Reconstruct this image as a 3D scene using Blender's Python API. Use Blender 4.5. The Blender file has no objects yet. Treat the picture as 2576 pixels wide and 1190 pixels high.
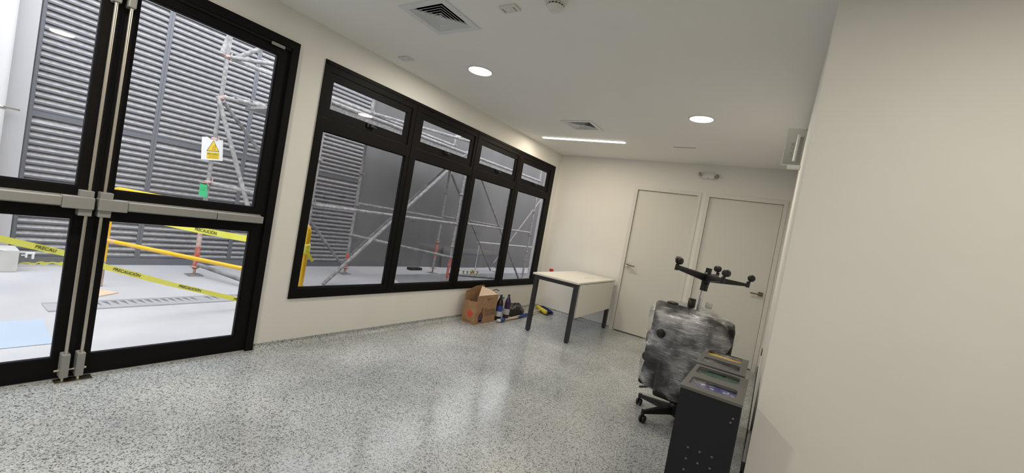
import bpy, bmesh, math, random
from mathutils import Vector, Matrix, noise
random.seed(7)
S = bpy.context.scene
COL = S.collection
PI = math.pi

# ---------------------------------------------------------------- camera
cam_d = bpy.data.cameras.new('camera'); cam = bpy.data.objects.new('camera', cam_d); COL.objects.link(cam)
CX, CY, CZ = 3.1039, -5.9092, 1.2645
YAW, PITCH, ROLL, FPX = 0.5676, -0.0328, 0.1775, 1039.7
fw = Vector((-math.sin(YAW)*math.cos(PITCH), math.cos(YAW)*math.cos(PITCH), math.sin(PITCH)))
r0 = fw.cross(Vector((0, 0, 1))).normalized(); u0 = r0.cross(fw)
cr, sr = math.cos(ROLL), math.sin(ROLL)
rt = r0*cr + u0*sr; up = u0*cr - r0*sr
M = Matrix((rt, up, -fw)).transposed().to_4x4(); M.translation = (CX, CY, CZ)
cam.matrix_world = M
cam_d.sensor_width = 36; cam_d.lens = FPX/2576*36; cam_d.clip_start = 0.02; cam_d.clip_end = 200
S.camera = cam

# ---------------------------------------------------------------- world, light, exposure
S.view_settings.view_transform = 'Standard'; S.view_settings.look = 'None'
S.view_settings.exposure = 0.20; S.view_settings.gamma = 1.0; S.view_settings.use_curve_mapping = False
W = bpy.data.worlds.new('overcast_sky'); S.world = W; W.use_nodes = True
wn = W.node_tree.nodes; bg = wn['Background']
bg.inputs['Color'].default_value = (0.93, 0.95, 1.0, 1); bg.inputs['Strength'].default_value = 4.5
LAMP_W = 11.5      # each round downlight
LINE_W = 12.5      # linear ceiling light
WARM = (1.0, 0.85, 0.64)
COOL = (1.0, 0.92, 0.79)

# ---------------------------------------------------------------- materials
def mat(name, color, rough=0.5, metal=0.0, spec=None, coat=0.0, emit=None, estr=0.0, alpha=None):
    m = bpy.data.materials.new(name); m.use_nodes = True
    b = m.node_tree.nodes['Principled BSDF']
    b.inputs['Base Color'].default_value = (*color, 1); b.inputs['Roughness'].default_value = rough
    b.inputs['Metallic'].default_value = metal
    if spec is not None: b.inputs['Specular IOR Level'].default_value = spec
    if coat: b.inputs['Coat Weight'].default_value = coat; b.inputs['Coat Roughness'].default_value = 0.08
    if emit: b.inputs['Emission Color'].default_value = (*emit, 1); b.inputs['Emission Strength'].default_value = estr
    return m
def nt(m): return m.node_tree.nodes, m.node_tree.links, m.node_tree.nodes['Principled BSDF']
def noisy(name, c1, c2, scale, rough=0.6, bump=0.0, lo=0.35, hi=0.65, stretch=(1, 1, 1), detail=4, **k):
    m = mat(name, c1, rough, **k); n, l, b = nt(m)
    tc = n.new('ShaderNodeTexCoord'); mp = n.new('ShaderNodeMapping'); mp.inputs['Scale'].default_value = stretch
    l.new(tc.outputs['Object'], mp.inputs[0])
    no = n.new('ShaderNodeTexNoise'); no.inputs['Scale'].default_value = scale; no.inputs['Detail'].default_value = detail
    l.new(mp.outputs[0], no.inputs['Vector'])
    r = n.new('ShaderNodeValToRGB'); r.color_ramp.elements[0].position = lo; r.color_ramp.elements[1].position = hi
    r.color_ramp.elements[0].color = (*c1, 1); r.color_ramp.elements[1].color = (*c2, 1)
    l.new(no.outputs[0], r.inputs[0]); l.new(r.outputs[0], b.inputs['Base Color'])
    if bump:
        bp = n.new('ShaderNodeBump'); bp.inputs['Strength'].default_value = bump; bp.inputs['Distance'].default_value = 0.01
        l.new(no.outputs[0], bp.inputs['Height']); l.new(bp.outputs[0], b.inputs['Normal'])
    return m
WALL = noisy('wall_paint', (0.76, 0.75, 0.71), (0.78, 0.77, 0.73), 3, 0.7, 0.0)
CEIL = noisy('ceiling_paint', (0.86, 0.855, 0.825), (0.875, 0.87, 0.84), 2, 0.75, 0.0)
DOORP = mat('door_paint', (0.66, 0.65, 0.60), 0.45)
TRIMP = mat('door_frame_paint', (0.68, 0.67, 0.62), 0.4)
BLACKAL = mat('black_aluminium', (0.006, 0.005, 0.005), 0.55, spec=0.12)
GASKET = mat('dark_rubber', (0.008, 0.008, 0.010), 0.6, spec=0.15)
GREYPL = mat('grey_enamel', (0.27, 0.27, 0.26), 0.42)
STEEL = mat('brushed_steel', (0.62, 0.58, 0.50), 0.28, 1.0)
CHROME = mat('chrome', (0.8, 0.8, 0.8), 0.12, 1.0)
WHITEPL = mat('white_plastic', (0.72, 0.72, 0.70), 0.4)
WHITEMET = mat('white_enamel', (0.74, 0.76, 0.78), 0.4)
BLACKPL = mat('black_plastic', (0.010, 0.010, 0.011), 0.4)
DARKBOX = mat('duct_black', (0.006, 0.006, 0.007), 0.9)
BRONZE = mat('bronze_metal', (0.20, 0.16, 0.12), 0.35, 0.9)
TABLEW = mat('white_laminate', (0.74, 0.71, 0.64), 0.35)
TABLEB = mat('table_black_steel', (0.018, 0.019, 0.024), 0.45)
BINB = mat('anthracite_steel', (0.012, 0.014, 0.018), 0.5, spec=0.3)
BINTOP = mat('graphite_steel', (0.105, 0.105, 0.10), 0.45)
CUSH = noisy('charcoal_mesh_fabric', (0.006, 0.006, 0.007), (0.014, 0.014, 0.016), 60, 0.8, 0.2)
CARD = noisy('corrugated_cardboard', (0.30, 0.17, 0.085), (0.36, 0.215, 0.115), 14, 0.8, 0.15)
CARDIN = mat('cardboard_inside', (0.25, 0.135, 0.065), 0.85)
REDINK = mat('red_ink', (0.62, 0.07, 0.035), 0.6)
BROWNINK = mat('brown_ink', (0.10, 0.07, 0.05), 0.7)
BLUEINK = mat('blue_ink', (0.05, 0.04, 0.10), 0.7)
WOOD = noisy('varnished_wood', (0.52, 0.38, 0.25), (0.62, 0.48, 0.34), 30, 0.4, 0, stretch=(1, 1, 12))
BLUEPL = mat('blue_plastic', (0.02, 0.05, 0.22), 0.35)
DKBLUE = mat('navy_bristles', (0.018, 0.022, 0.12), 0.8)
YELPL = mat('yellow_plastic', (0.62, 0.52, 0.03), 0.4)
PURPLE = mat('purple_liquid', (0.035, 0.008, 0.06), 0.12, coat=0.6)
DARKLIQ = mat('dark_liquid', (0.02, 0.008, 0.015), 0.1, coat=0.6)
LABELB = mat('blue_label', (0.03, 0.06, 0.30), 0.5)
LABELW = mat('white_label', (0.60, 0.60, 0.62), 0.5)
BAGBLK = noisy('black_polythene', (0.012, 0.012, 0.010), (0.03, 0.028, 0.024), 8, 0.32, 0.6)
REDPL = mat('red_plastic', (0.6, 0.02, 0.02), 0.4)
PAPER = mat('white_paper', (0.85, 0.85, 0.84), 0.7)
SIGNY = mat('sign_yellow', (0.85, 0.62, 0.03), 0.5)
SIGNK = mat('sign_ink', (0.10, 0.07, 0.04), 0.6)
GREENP = mat('green_paper', (0.05, 0.55, 0.22), 0.6)
TAPEY = noisy('tape_yellow', (0.93, 0.88, 0.07), (0.96, 0.93, 0.16), 6, 0.35)
TAPEK = mat('tape_ink', (0.03, 0.03, 0.02), 0.5)
YELLOWM = noisy('yellow_paint_chipped', (0.85, 0.50, 0.01), (0.80, 0.45, 0.20), 9, 0.35, 0, lo=0.62, hi=0.72)
RUSTY = noisy('rusty_steel', (0.32, 0.17, 0.12), (0.50, 0.40, 0.34), 12, 0.7)
GALV = noisy('cement_splashed_steel', (0.22, 0.215, 0.21), (0.40, 0.39, 0.38), 22, 0.75, 0.4, lo=0.36, hi=0.68)
GALVD = noisy('grey_tube_steel', (0.14, 0.14, 0.14), (0.28, 0.27, 0.27), 10, 0.6, 0.3)
REDTUBE = noisy('red_painted_steel', (0.55, 0.05, 0.03), (0.50, 0.27, 0.22), 16, 0.6, 0.2)
PINKC = noisy('worn_pink_coupler', (0.48, 0.25, 0.21), (0.58, 0.48, 0.45), 25, 0.7)
LOUV = noisy('dusty_louver_paint', (0.29, 0.28, 0.285), (0.42, 0.405, 0.40), 24, 0.55, 0.0, stretch=(1, 1, 1))
LOUVF = mat('louver_frame_paint', (0.14, 0.145, 0.16), 0.5)
PLASTER = noisy('dark_grey_sheet', (0.125, 0.122, 0.12), (0.175, 0.170, 0.168), 1.2, 0.7, 0.0, stretch=(1, 1, 0.4))
PALEWALL = mat('pale_render', (0.44, 0.43, 0.43), 0.8)
PIPEW = mat('pale_pipe', (0.60, 0.59, 0.58), 0.4)
CONC = noisy('concrete_block', (0.50, 0.49, 0.46), (0.56, 0.55, 0.52), 6, 0.85)
PLY = mat('orange_plywood', (0.66, 0.50, 0.36), 0.7)
ZINC = mat('zinc_grate', (0.45, 0.45, 0.47), 0.5, 0.3)
PANELB = mat('pale_blue_panel', (0.42, 0.50, 0.60), 0.35)
BRASS = mat('brass', (0.55, 0.45, 0.16), 0.35, 0.8)
BAGBLUE = noisy('blue_bag', (0.02, 0.02, 0.12), (0.04, 0.04, 0.2), 20, 0.3, 0.8)
BAGGREEN = noisy('green_bag', (0.02, 0.07, 0.045), (0.05, 0.12, 0.08), 20, 0.3, 0.8)
BAGYEL = noisy('yellow_bag', (0.70, 0.46, 0.02), (0.80, 0.58, 0.06), 20, 0.3, 0.8)
BAGGREY = noisy('grey_bag', (0.05, 0.05, 0.05), (0.12, 0.12, 0.12), 20, 0.3, 0.8)
EMIT_W = mat('lit_diffuser', (1, 1, 1), 0.5, emit=(1.0, 0.97, 0.92), estr=6.0)

def ground_mat():
    m = noisy('courtyard_concrete', (0.40, 0.395, 0.405), (0.48, 0.475, 0.48), 1.1, 0.75); return m
GROUND = ground_mat()

def floor_mat():
    m = mat('epoxy_flake_floor', (0.5, 0.5, 0.5), 0.12, spec=0.34); n, l, b = nt(m)
    tc = n.new('ShaderNodeTexCoord')
    nz = n.new('ShaderNodeTexNoise'); nz.inputs['Scale'].default_value = 60; nz.inputs['Detail'].default_value = 2
    l.new(tc.outputs['Object'], nz.inputs['Vector'])
    add = n.new('ShaderNodeMixRGB'); add.blend_type = 'ADD'; add.inputs[0].default_value = 0.018
    l.new(tc.outputs['Object'], add.inputs[1]); l.new(nz.outputs['Color'], add.inputs[2])
    def vor(scale, loc):
        mp = n.new('ShaderNodeMapping'); mp.inputs['Location'].default_value = loc
        l.new(add.outputs[0], mp.inputs[0])
        v = n.new('ShaderNodeTexVoronoi'); v.inputs['Scale'].default_value = scale; v.inputs['Randomness'].default_value = 1.0
        l.new(mp.outputs[0], v.inputs['Vector'])
        s = n.new('ShaderNodeSeparateColor'); l.new(v.outputs['Color'], s.inputs[0]); return s
    s1 = vor(165, (0, 0, 0)); s2 = vor(240, (3.1, 1.7, 0))
    r = n.new('ShaderNodeValToRGB'); r.color_ramp.interpolation = 'CONSTANT'
    cr_ = r.color_ramp; cr_.elements[0].position = 0; cr_.elements[0].color = (0.13, 0.14, 0.145, 1)
    cr_.elements[1].position = 0.07; cr_.elements[1].color = (0.28, 0.30, 0.31, 1)
    for p, c in ((0.18, (0.43, 0.455, 0.465)), (0.45, (0.475, 0.50, 0.51)), (0.82, (0.53, 0.555, 0.55)), (0.95, (0.62, 0.63, 0.62))):
        e = cr_.elements.new(p); e.color = (*c, 1)
    l.new(s1.outputs[0], r.inputs[0])
    r2 = n.new('ShaderNodeValToRGB'); r2.color_ramp.interpolation = 'CONSTANT'
    r2.color_ramp.elements[0].position = 0; r2.color_ramp.elements[0].color = (1, 1, 1, 1)
    r2.color_ramp.elements[1].position = 0.12; r2.color_ramp.elements[1].color = (0, 0, 0, 1)
    l.new(s2.outputs[1], r2.inputs[0])
    mx = n.new('ShaderNodeMixRGB'); l.new(r2.outputs[0], mx.inputs[0]); l.new(r.outputs[0], mx.inputs[1])
    mx.inputs[2].default_value = (0.12, 0.125, 0.13, 1)
    # large faint mottling of flake density
    big = n.new('ShaderNodeTexNoise'); big.inputs['Scale'].default_value = 1.6; big.inputs['Detail'].default_value = 3
    l.new(tc.outputs['Object'], big.inputs['Vector'])
    rb = n.new('ShaderNodeMapRange'); rb.inputs[1].default_value = 0.3; rb.inputs[2].default_value = 0.7
    rb.inputs[3].default_value = 0.72; rb.inputs[4].default_value = 1.02
    l.new(big.outputs[0], rb.inputs[0])
    ml = n.new('ShaderNodeMixRGB'); ml.blend_type = 'MULTIPLY'; ml.inputs[0].default_value = 1
    l.new(mx.outputs[0], ml.inputs[1]); l.new(rb.outputs[0], ml.inputs[2])
    l.new(ml.outputs[0], b.inputs['Base Color'])
    rr = n.new('ShaderNodeMapRange'); rr.inputs[3].default_value = 0.07; rr.inputs[4].default_value = 0.24
    l.new(big.outputs[0], rr.inputs[0]); l.new(rr.outputs[0], b.inputs['Roughness'])
    bm_ = n.new('ShaderNodeBump'); bm_.inputs['Strength'].default_value = 0.06; bm_.inputs['Distance'].default_value = 0.002
    l.new(s1.outputs[0], bm_.inputs['Height']); l.new(bm_.outputs[0], b.inputs['Normal'])
    return m
FLOOR = floor_mat()

def glass_mat(name, tint, refl=1.0):
    m = bpy.data.materials.new(name); m.use_nodes = True
    n = m.node_tree.nodes; l = m.node_tree.links; n.remove(n['Principled BSDF'])
    t = n.new('ShaderNodeBsdfTransparent'); t.inputs[0].default_value = (*tint, 1)
    g = n.new('ShaderNodeBsdfGlossy'); g.inputs['Roughness'].default_value = 0.02
    f = n.new('ShaderNodeLayerWeight'); f.inputs['Blend'].default_value = 0.5
    pw = n.new('ShaderNodeMath'); pw.operation = 'POWER'; pw.inputs[1].default_value = 4.0; l.new(f.outputs['Facing'], pw.inputs[0])
    mu = n.new('ShaderNodeMath'); mu.operation = 'MULTIPLY_ADD'; mu.inputs[1].default_value = 0.45*refl; mu.inputs[2].default_value = 0.03*refl
    l.new(pw.outputs[0], mu.inputs[0])
    x = n.new('ShaderNodeMixShader'); l.new(mu.outputs[0], x.inputs[0]); l.new(t.outputs[0], x.inputs[1]); l.new(g.outputs[0], x.inputs[2])
    l.new(x.outputs[0], n['Material Output'].inputs[0]); return m
DGLASS = glass_mat('door_glass', (0.93, 0.94, 0.95))
WGLASS = glass_mat('window_glass', (0.77, 0.77, 0.775))
ACRYL = glass_mat('clear_acrylic', (0.90, 0.92, 0.90), 1.6)

def film_mat(name, dens=0.5, rough=0.22, stretch=(2.5, 2.5, 22)):
    m = bpy.data.materials.new(name); m.use_nodes = True
    n = m.node_tree.nodes; l = m.node_tree.links; b = n['Principled BSDF']
    b.inputs['Base Color'].default_value = (0.70, 0.70, 0.74, 1); b.inputs['Roughness'].default_value = rough
    b.inputs['Specular IOR Level'].default_value = 1.0
    tc = n.new('ShaderNodeTexCoord'); mp = n.new('ShaderNodeMapping'); mp.inputs['Scale'].default_value = stretch
    mp.inputs['Rotation'].default_value = (0.15, 0.22, 0)
    l.new(tc.outputs['Object'], mp.inputs[0])
    no = n.new('ShaderNodeTexNoise'); no.inputs['Scale'].default_value = 3.2; no.inputs['Detail'].default_value = 7
    no.inputs['Roughness'].default_value = 0.65; no.inputs['Distortion'].default_value = 0.6
    l.new(mp.outputs[0], no.inputs['Vector'])
    bp = n.new('ShaderNodeBump'); bp.inputs['Strength'].default_value = 0.9; bp.inputs['Distance'].default_value = 0.012
    l.new(no.outputs[0], bp.inputs['Height']); l.new(bp.outputs[0], b.inputs['Normal'])
    lay = n.new('ShaderNodeTexNoise'); lay.inputs['Scale'].default_value = 5.5; lay.inputs['Detail'].default_value = 2
    l.new(tc.outputs['Object'], lay.inputs['Vector'])
    lm = n.new('ShaderNodeMapRange'); lm.inputs[1].default_value = 0.40; lm.inputs[2].default_value = 0.62
    lm.inputs[3].default_value = -0.10; lm.inputs[4].default_value = 0.09; l.new(lay.outputs[0], lm.inputs[0])
    mp2 = n.new('ShaderNodeMapping'); mp2.inputs['Scale'].default_value = tuple(v*1.3 for v in stretch); mp2.inputs['Rotation'].default_value = (0.55, 0.75, 0.3)
    l.new(tc.outputs['Object'], mp2.inputs[0])
    no2 = n.new('ShaderNodeTexNoise'); no2.inputs['Scale'].default_value = 4.0; no2.inputs['Detail'].default_value = 6; no2.inputs['Roughness'].default_value = 0.7
    l.new(mp2.outputs[0], no2.inputs['Vector'])
    mxn = n.new('ShaderNodeMath'); mxn.operation = 'MAXIMUM'; l.new(no.outputs[0], mxn.inputs[0]); l.new(no2.outputs[0], mxn.inputs[1])
    ad = n.new('ShaderNodeMath'); ad.operation = 'ADD'; l.new(mxn.outputs[0], ad.inputs[0]); l.new(lm.outputs[0], ad.inputs[1])
    mr = n.new('ShaderNodeMapRange'); mr.inputs[1].default_value = 0.56; mr.inputs[2].default_value = 0.82
    mr.inputs[3].default_value = dens*0.02; mr.inputs[4].default_value = min(1, dens*2.0)
    l.new(ad.outputs[0], mr.inputs[0])
    t = n.new('ShaderNodeBsdfTransparent'); x = n.new('ShaderNodeMixShader')
    g = n.new('ShaderNodeBsdfGlossy'); g.inputs['Roughness'].default_value = 0.07; l.new(bp.outputs[0], g.inputs['Normal'])
    g.inputs[0].default_value = (0.95, 0.95, 1, 1)
    gm = n.new('ShaderNodeMapRange'); gm.inputs[1].default_value = -0.10; gm.inputs[2].default_value = 0.09
    gm.inputs[3].default_value = 0.05; gm.inputs[4].default_value = 0.36; l.new(lm.outputs[0], gm.inputs[0])
    x2 = n.new('ShaderNodeMixShader'); l.new(gm.outputs[0], x2.inputs[0])
    l.new(t.outputs[0], x2.inputs[1]); l.new(g.outputs[0], x2.inputs[2])
    l.new(mr.outputs[0], x.inputs[0]); l.new(x2.outputs[0], x.inputs[1]); l.new(b.outputs[0], x.inputs[2])
    l.new(x.outputs[0], n['Material Output'].inputs[0]); return m
FILM = film_mat('stretch_film')
FILM2 = film_mat('crumpled_clear_film', 0.22, 0.15, (14, 14, 14))

# ---------------------------------------------------------------- mesh helpers
class MB:
    def __init__(s): s.v = []; s.f = []; s.sm = []
    def add(s, vs, fs, smooth=False):
        o = len(s.v); s.v += [tuple(v) for v in vs]
        for f in fs: s.f.append([i+o for i in f]); s.sm.append(smooth)
        return s
    def box(s, x0, x1, y0, y1, z0, z1, rot=None, piv=None):
        vs = [Vector((x, y, z)) for z in (z0, z1) for y in (y0, y1) for x in (x0, x1)]
        if rot is not None:
            p = Vector(piv) if piv else Vector(((x0+x1)/2, (y0+y1)/2, (z0+z1)/2))
            vs = [rot @ (v-p) + p for v in vs]
        return s.add(vs, [(0, 2, 3, 1), (4, 5, 7, 6), (0, 1, 5, 4), (2, 6, 7, 3), (0, 4, 6, 2), (1, 3, 7, 5)])
    def tube(s, pts, r, n=12, cap=True, r2=None, smooth=True):
        pts = [Vector(p) for p in pts]; k = len(pts); vs = []; prev = None
        for i, p in enumerate(pts):
            d = (pts[min(i+1, k-1)]-pts[max(i-1, 0)]).normalized()
            if prev is None:
                a = d.cross(Vector((0, 0, 1)));
                if a.length < 0.01: a = d.cross(Vector((1, 0, 0)))
                a.normalize()
            else:
                a = (prev - d*prev.dot(d)).normalized()
            prev = a; b = d.cross(a)
            rr = r[i] if isinstance(r, (list, tuple)) else r
            for j in range(n):
                t = 2*PI*j/n; vs.append(p + a*math.cos(t)*rr + b*math.sin(t)*rr)
        fs = []
        for i in range(k-1):
            for j in range(n):
                j2 = (j+1) % n; fs.append((i*n+j, i*n+j2, (i+1)*n+j2, (i+1)*n+j))
        s.add(vs, fs, smooth)
        if cap: s.add(vs[:n], [tuple(reversed(range(n)))]); s.add(vs[-n:], [tuple(range(n))])
        return s
    def lathe(s, prof, c=(0, 0, 0), n=24, axis='Z', smooth=True, mtx=None):
        vs = []
        for r, z in prof:
            for j in range(n):
                t = 2*PI*j/n; v = Vector((r*math.cos(t), r*math.sin(t), z))
                if axis == 'X': v = Vector((v.z, v.x, v.y))
                if axis == 'Y': v = Vector((v.x, v.z, -v.y))
                if mtx is not None: v = mtx @ v
                vs.append(v+Vector(c))
        k = len(prof); fs = []
        for i in range(k-1):
            for j in range(n):
                j2 = (j+1) % n; fs.append((i*n+j, i*n+j2, (i+1)*n+j2, (i+1)*n+j))
        return s.add(vs, fs, smooth)
    def poly(s, pts, d):
        n = len(pts); d = Vector(d); vs = [Vector(p) for p in pts]+[Vector(p)+d for p in pts]
        fs = [tuple(reversed(range(n))), tuple(range(n, 2*n))]+[(i, (i+1) % n, n+(i+1) % n, n+i) for i in range(n)]
        return s.add(vs, fs)
    def rbox(s, cx, cy, cz, sx, sy, sz, r=0.03, rot=None, seg=5, pinch=0.0):
        # rounded box by spherified grid
        vs = []; fs = []; hx, hy, hz = sx/2, sy/2, sz/2; r = min(r, hx, hy, hz); N = seg*2
        def grid(o, a, b):
            base = len(vs)
            for i in range(N+1):
                for j in range(N+1):
                    # map: concentrate at the ends
                    def mp(t, h):
                        q = t*2-1; sgn = 1 if q >= 0 else -1; q = abs(q)
                        e = (h-r)/h
                        return sgn*h*(q*1.25*e if q < 0.8 else e+(1-e)*(q-0.8)/0.2) if e > 0 else sgn*h*q
                    vs.append((o, i, j, a, b))
            return base
        H = (hx, hy, hz)
        steps = [-1.0, -0.93, -0.75, -0.45, 0, 0.45, 0.75, 0.93, 1.0]; N = len(steps)-1
        allv = []
        for ax in range(3):
            for sg in (-1, 1):
                b0 = len(allv); a1, a2 = [(1, 2), (2, 0), (0, 1)][ax]
                for i in range(N+1):
                    for j in range(N+1):
                        p = [0, 0, 0]; p[ax] = sg*H[ax]
                        def mp(t, h):
                            e = h-r; a = abs(t); q = (a/0.45)*e if a <= 0.45 else e+(h-e)*(a-0.45)/0.55
                            return math.copysign(q, t)
                        p[a1] = mp(steps[i], H[a1]); p[a2] = mp(steps[j], H[a2])
                        inner = Vector([max(-H[k]+r, min(H[k]-r, p[k])) for k in range(3)])
                        d = Vector(p)-inner
                        q = inner + (d.normalized()*r if d.length > 1e-9 else d)
                        if pinch:
                            q.z *= 1-pinch*((q.x/hx)**2*0.5+(q.y/hy)**2*0.5)
                        allv.append(q)
                for i in range(N):
                    for j in range(N):
                        f = (b0+i*(N+1)+j, b0+(i+1)*(N+1)+j, b0+(i+1)*(N+1)+j+1, b0+i*(N+1)+j+1)
                        fs.append(f if sg > 0 else tuple(reversed(f)))
        c = Vector((cx, cy, cz))
        allv = [(rot @ v if rot is not None else v)+c for v in allv]
        return s.add(allv, fs, True)
    def build(s, name, m, parent=None, merge=False, bevel=0, label=None):
        me = bpy.data.meshes.new(name); me.from_pydata(s.v, [], s.f); me.polygons.foreach_set('use_smooth', s.sm)
        me.materials.append(m)
        if merge:
            b = bmesh.new(); b.from_mesh(me); bmesh.ops.remove_doubles(b, verts=b.verts, dist=1e-5); b.to_mesh(me); b.free()
        me.validate(); me.update()
        o = bpy.data.objects.new(name, me); COL.objects.link(o)
        if parent is not None:
            o.parent = parent; o.matrix_parent_inverse = pmat(parent).inverted()
        if bevel:
            bv = o.modifiers.new('bevel', 'BEVEL'); bv.width = bevel; bv.segments = 2; bv.limit_method = 'ANGLE'
        if label: o['label'] = label
        return o
def pmat(p):
    m = Matrix.LocRotScale(p.location, p.rotation_euler, p.scale)
    if p.parent: m = pmat(p.parent) @ p.matrix_parent_inverse @ m
    return m
def tag(o, label, cat, group=None):
    o['label'] = label; o['category'] = cat
    if group: o['group'] = group
    return o
def thing(name, loc, label, cat, group=None):
    o = bpy.data.objects.new(name, None); COL.objects.link(o); o.location = loc; o.empty_display_size = 0.1
    return tag(o, label, cat, group)
def struct(name, mb, m, **k):
    o = mb.build(name, m, **k); o['kind'] = 'structure'; return o
def RZ(a): return Matrix.Rotation(a, 3, 'Z')
def RX(a): return Matrix.Rotation(a, 3, 'X')
def RY(a): return Matrix.Rotation(a, 3, 'Y')
def text(name, s, m, size, mtx, parent=None, ext=0.0004, align='CENTER', sx=1.0):
    c = bpy.data.curves.new(name, 'FONT'); c.body = s; c.size = size; c.extrude = ext; c.align_x = align; c.align_y = 'CENTER'
    o = bpy.data.objects.new(name, c); COL.objects.link(o)
    dg = bpy.context.evaluated_depsgraph_get(); me = bpy.data.meshes.new_from_object(o.evaluated_get(dg))
    bpy.data.objects.remove(o); bpy.data.curves.remove(c)
    me.transform(Matrix.Scale(sx, 4, Vector((1, 0, 0)))); me.transform(mtx); me.materials.clear(); me.materials.append(m)
    o = bpy.data.objects.new(name, me); COL.objects.link(o)
    if parent is not None: o.parent = parent; o.matrix_parent_inverse = pmat(parent).inverted()
    return o
def frame_mtx(origin, xdir, ydir):
    x = Vector(xdir).normalized(); y = Vector(ydir); y = (y-x*x.dot(y)).normalized(); z = x.cross(y)
    m = Matrix((x, y, z)).transposed().to_4x4(); m.translation = origin; return m
def slab(cells, holes, plane, t0, t1):
    """solid sheet with rectangular holes: cells=(u0,u1,v0,v1); plane 'XY','YZ','XZ'"""
    u0, u1, v0, v1 = cells
    us = sorted(set([u0, u1]+[h[i] for h in holes for i in (0, 1)])); vs_ = sorted(set([v0, v1]+[h[i] for h in holes for i in (2, 3)]))
    us = [u for u in us if u0 <= u <= u1]; vs_ = [v for v in vs_ if v0 <= v <= v1]
    def P(u, v, t): return {'XY': (u, v, t), 'YZ': (t, u, v), 'XZ': (u, t, v)}[plane]
    def solid(i, j):
        if i < 0 or j < 0 or i >= len(us)-1 or j >= len(vs_)-1: return False
        cu = (us[i]+us[i+1])/2; cv = (vs_[j]+vs_[j+1])/2
        return not any(h[0] < cu < h[1] and h[2] < cv < h[3] for h in holes)
    mb = MB()
    for i in range(len(us)-1):
        for j in range(len(vs_)-1):
            if not solid(i, j): continue
            a, b, c, d = us[i], us[i+1], vs_[j], vs_[j+1]
            mb.add([P(a, c, t0), P(b, c, t0), P(b, d, t0), P(a, d, t0)], [(0, 1, 2, 3)])
            mb.add([P(a, c, t1), P(b, c, t1), P(b, d, t1), P(a, d, t1)], [(0, 3, 2, 1)])
            for (di, dj, e) in ((-1, 0, ((a, c), (a, d))), (1, 0, ((b, c), (b, d))), (0, -1, ((a, c), (b, c))), (0, 1, ((a, d), (b, d)))):
                if not solid(i+di, j+dj):
                    (p, q), (r, s_) = e
                    mb.add([P(p, q, t0), P(r, s_, t0), P(r, s_, t1), P(p, q, t1)], [(0, 1, 2, 3)])
    return mb

H = 2.4754; WX = 3.143; NY = -3.73; XE = 6.6; YS = -9.0
# ---------------------------------------------------------------- setting: shell
DIFF = [(1.076, -4.023, 0.155), (1.062, -1.675, 0.155)]
struct('floor', MB().box(0, XE, YS, 0.1, -0.1, 0), FLOOR)
struct('ceiling', slab((-0.2, XE+0.1, YS-0.1, 0.1), [(x-a, x+a, y-a, y+a) for x, y, a in DIFF], 'XY', H, H+0.15), CEIL)
DY0, DY1, DZ = -6.20, -4.305, 2.26
WY0, WY1, WZ0, WZ1 = -4.094, -0.150, 0.371, 2.249
struct('wall_left', slab((YS-0.1, 0.1, -0.1, H), [(DY0, DY1, -0.1, DZ), (WY0, WY1, WZ0, WZ1)], 'YZ', -0.08, 0), WALL)
D1 = (1.262, 2.150); D2 = (2.205, 3.120); DT = 2.098
struct('wall_back', slab((0, WX, -0.1, H), [(D1[0], D1[1], -0.1, DT), (D2[0], D2[1], -0.1, DT)], 'XZ', 0, 0.101).box(-0.16, WX+0.1, 0.101, 0.2, -0.1, H), WALL)
struct('wall_right', MB().box(WX, WX+0.1, NY+0.1, 0.1, -0.1, H), WALL)
struct('wall_near', MB().box(WX, XE, NY, NY+0.1, -0.1, H), WALL)
struct('wall_east', MB().box(XE, XE+0.1, YS, NY, -0.1, H), WALL)
struct('wall_south', MB().box(0, XE, YS-0.1, YS, -0.1, H), WALL)
# coved skirting, same flakes as the floor, on left and back walls
def cove(p0, p1, nrm, h=0.042):
    p0 = Vector(p0); p1 = Vector(p1); nrm = Vector(nrm); prof = [(0, h), (0.006, h), (0.007, 0.02), (0.012, 0.010), (0.024, 0.002), (0.026, 0.0), (0, 0)]
    vs = [p+nrm*a+Vector((0, 0, b)) for p in (p0, p1) for a, b in prof]; n = len(prof)
    return MB().add(vs, [(i, (i+1) % n, n+(i+1) % n, n+i) for i in range(n)]+[tuple(range(n)), tuple(range(2*n-1, n-1, -1))])
struct('baseboard_left', cove((0.0, DY1+0.01, 0), (0.0, 0, 0), (1, 0, 0)), FLOOR)
struct('baseboard_back', cove((0, 0, 0), (D1[0]-0.0, 0, 0), (0, -1, 0)), FLOOR)
struct('baseboard_right', MB().box(WX-0.006, WX, NY+0.01, 0, 0, 0.075), DARKBOX)
# outdoor ground, facade continuation
struct('ground', MB().box(-9, 0, -14, 9, -0.25, -0.05), GROUND)
struct('trim_1', MB().box(-0.16, 0.0, DY0, DY1, -0.06, 0.004), ZINC)
struct('wall_facade', slab((-14, 9, -0.2, 2.85), [(YS-0.1, 0.1, -0.2, 2.85)], 'YZ', -0.30, -0.16).box(-0.16, 0.2, -9.3, 0.3, H+0.15, 3.3), PALEWALL)

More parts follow.
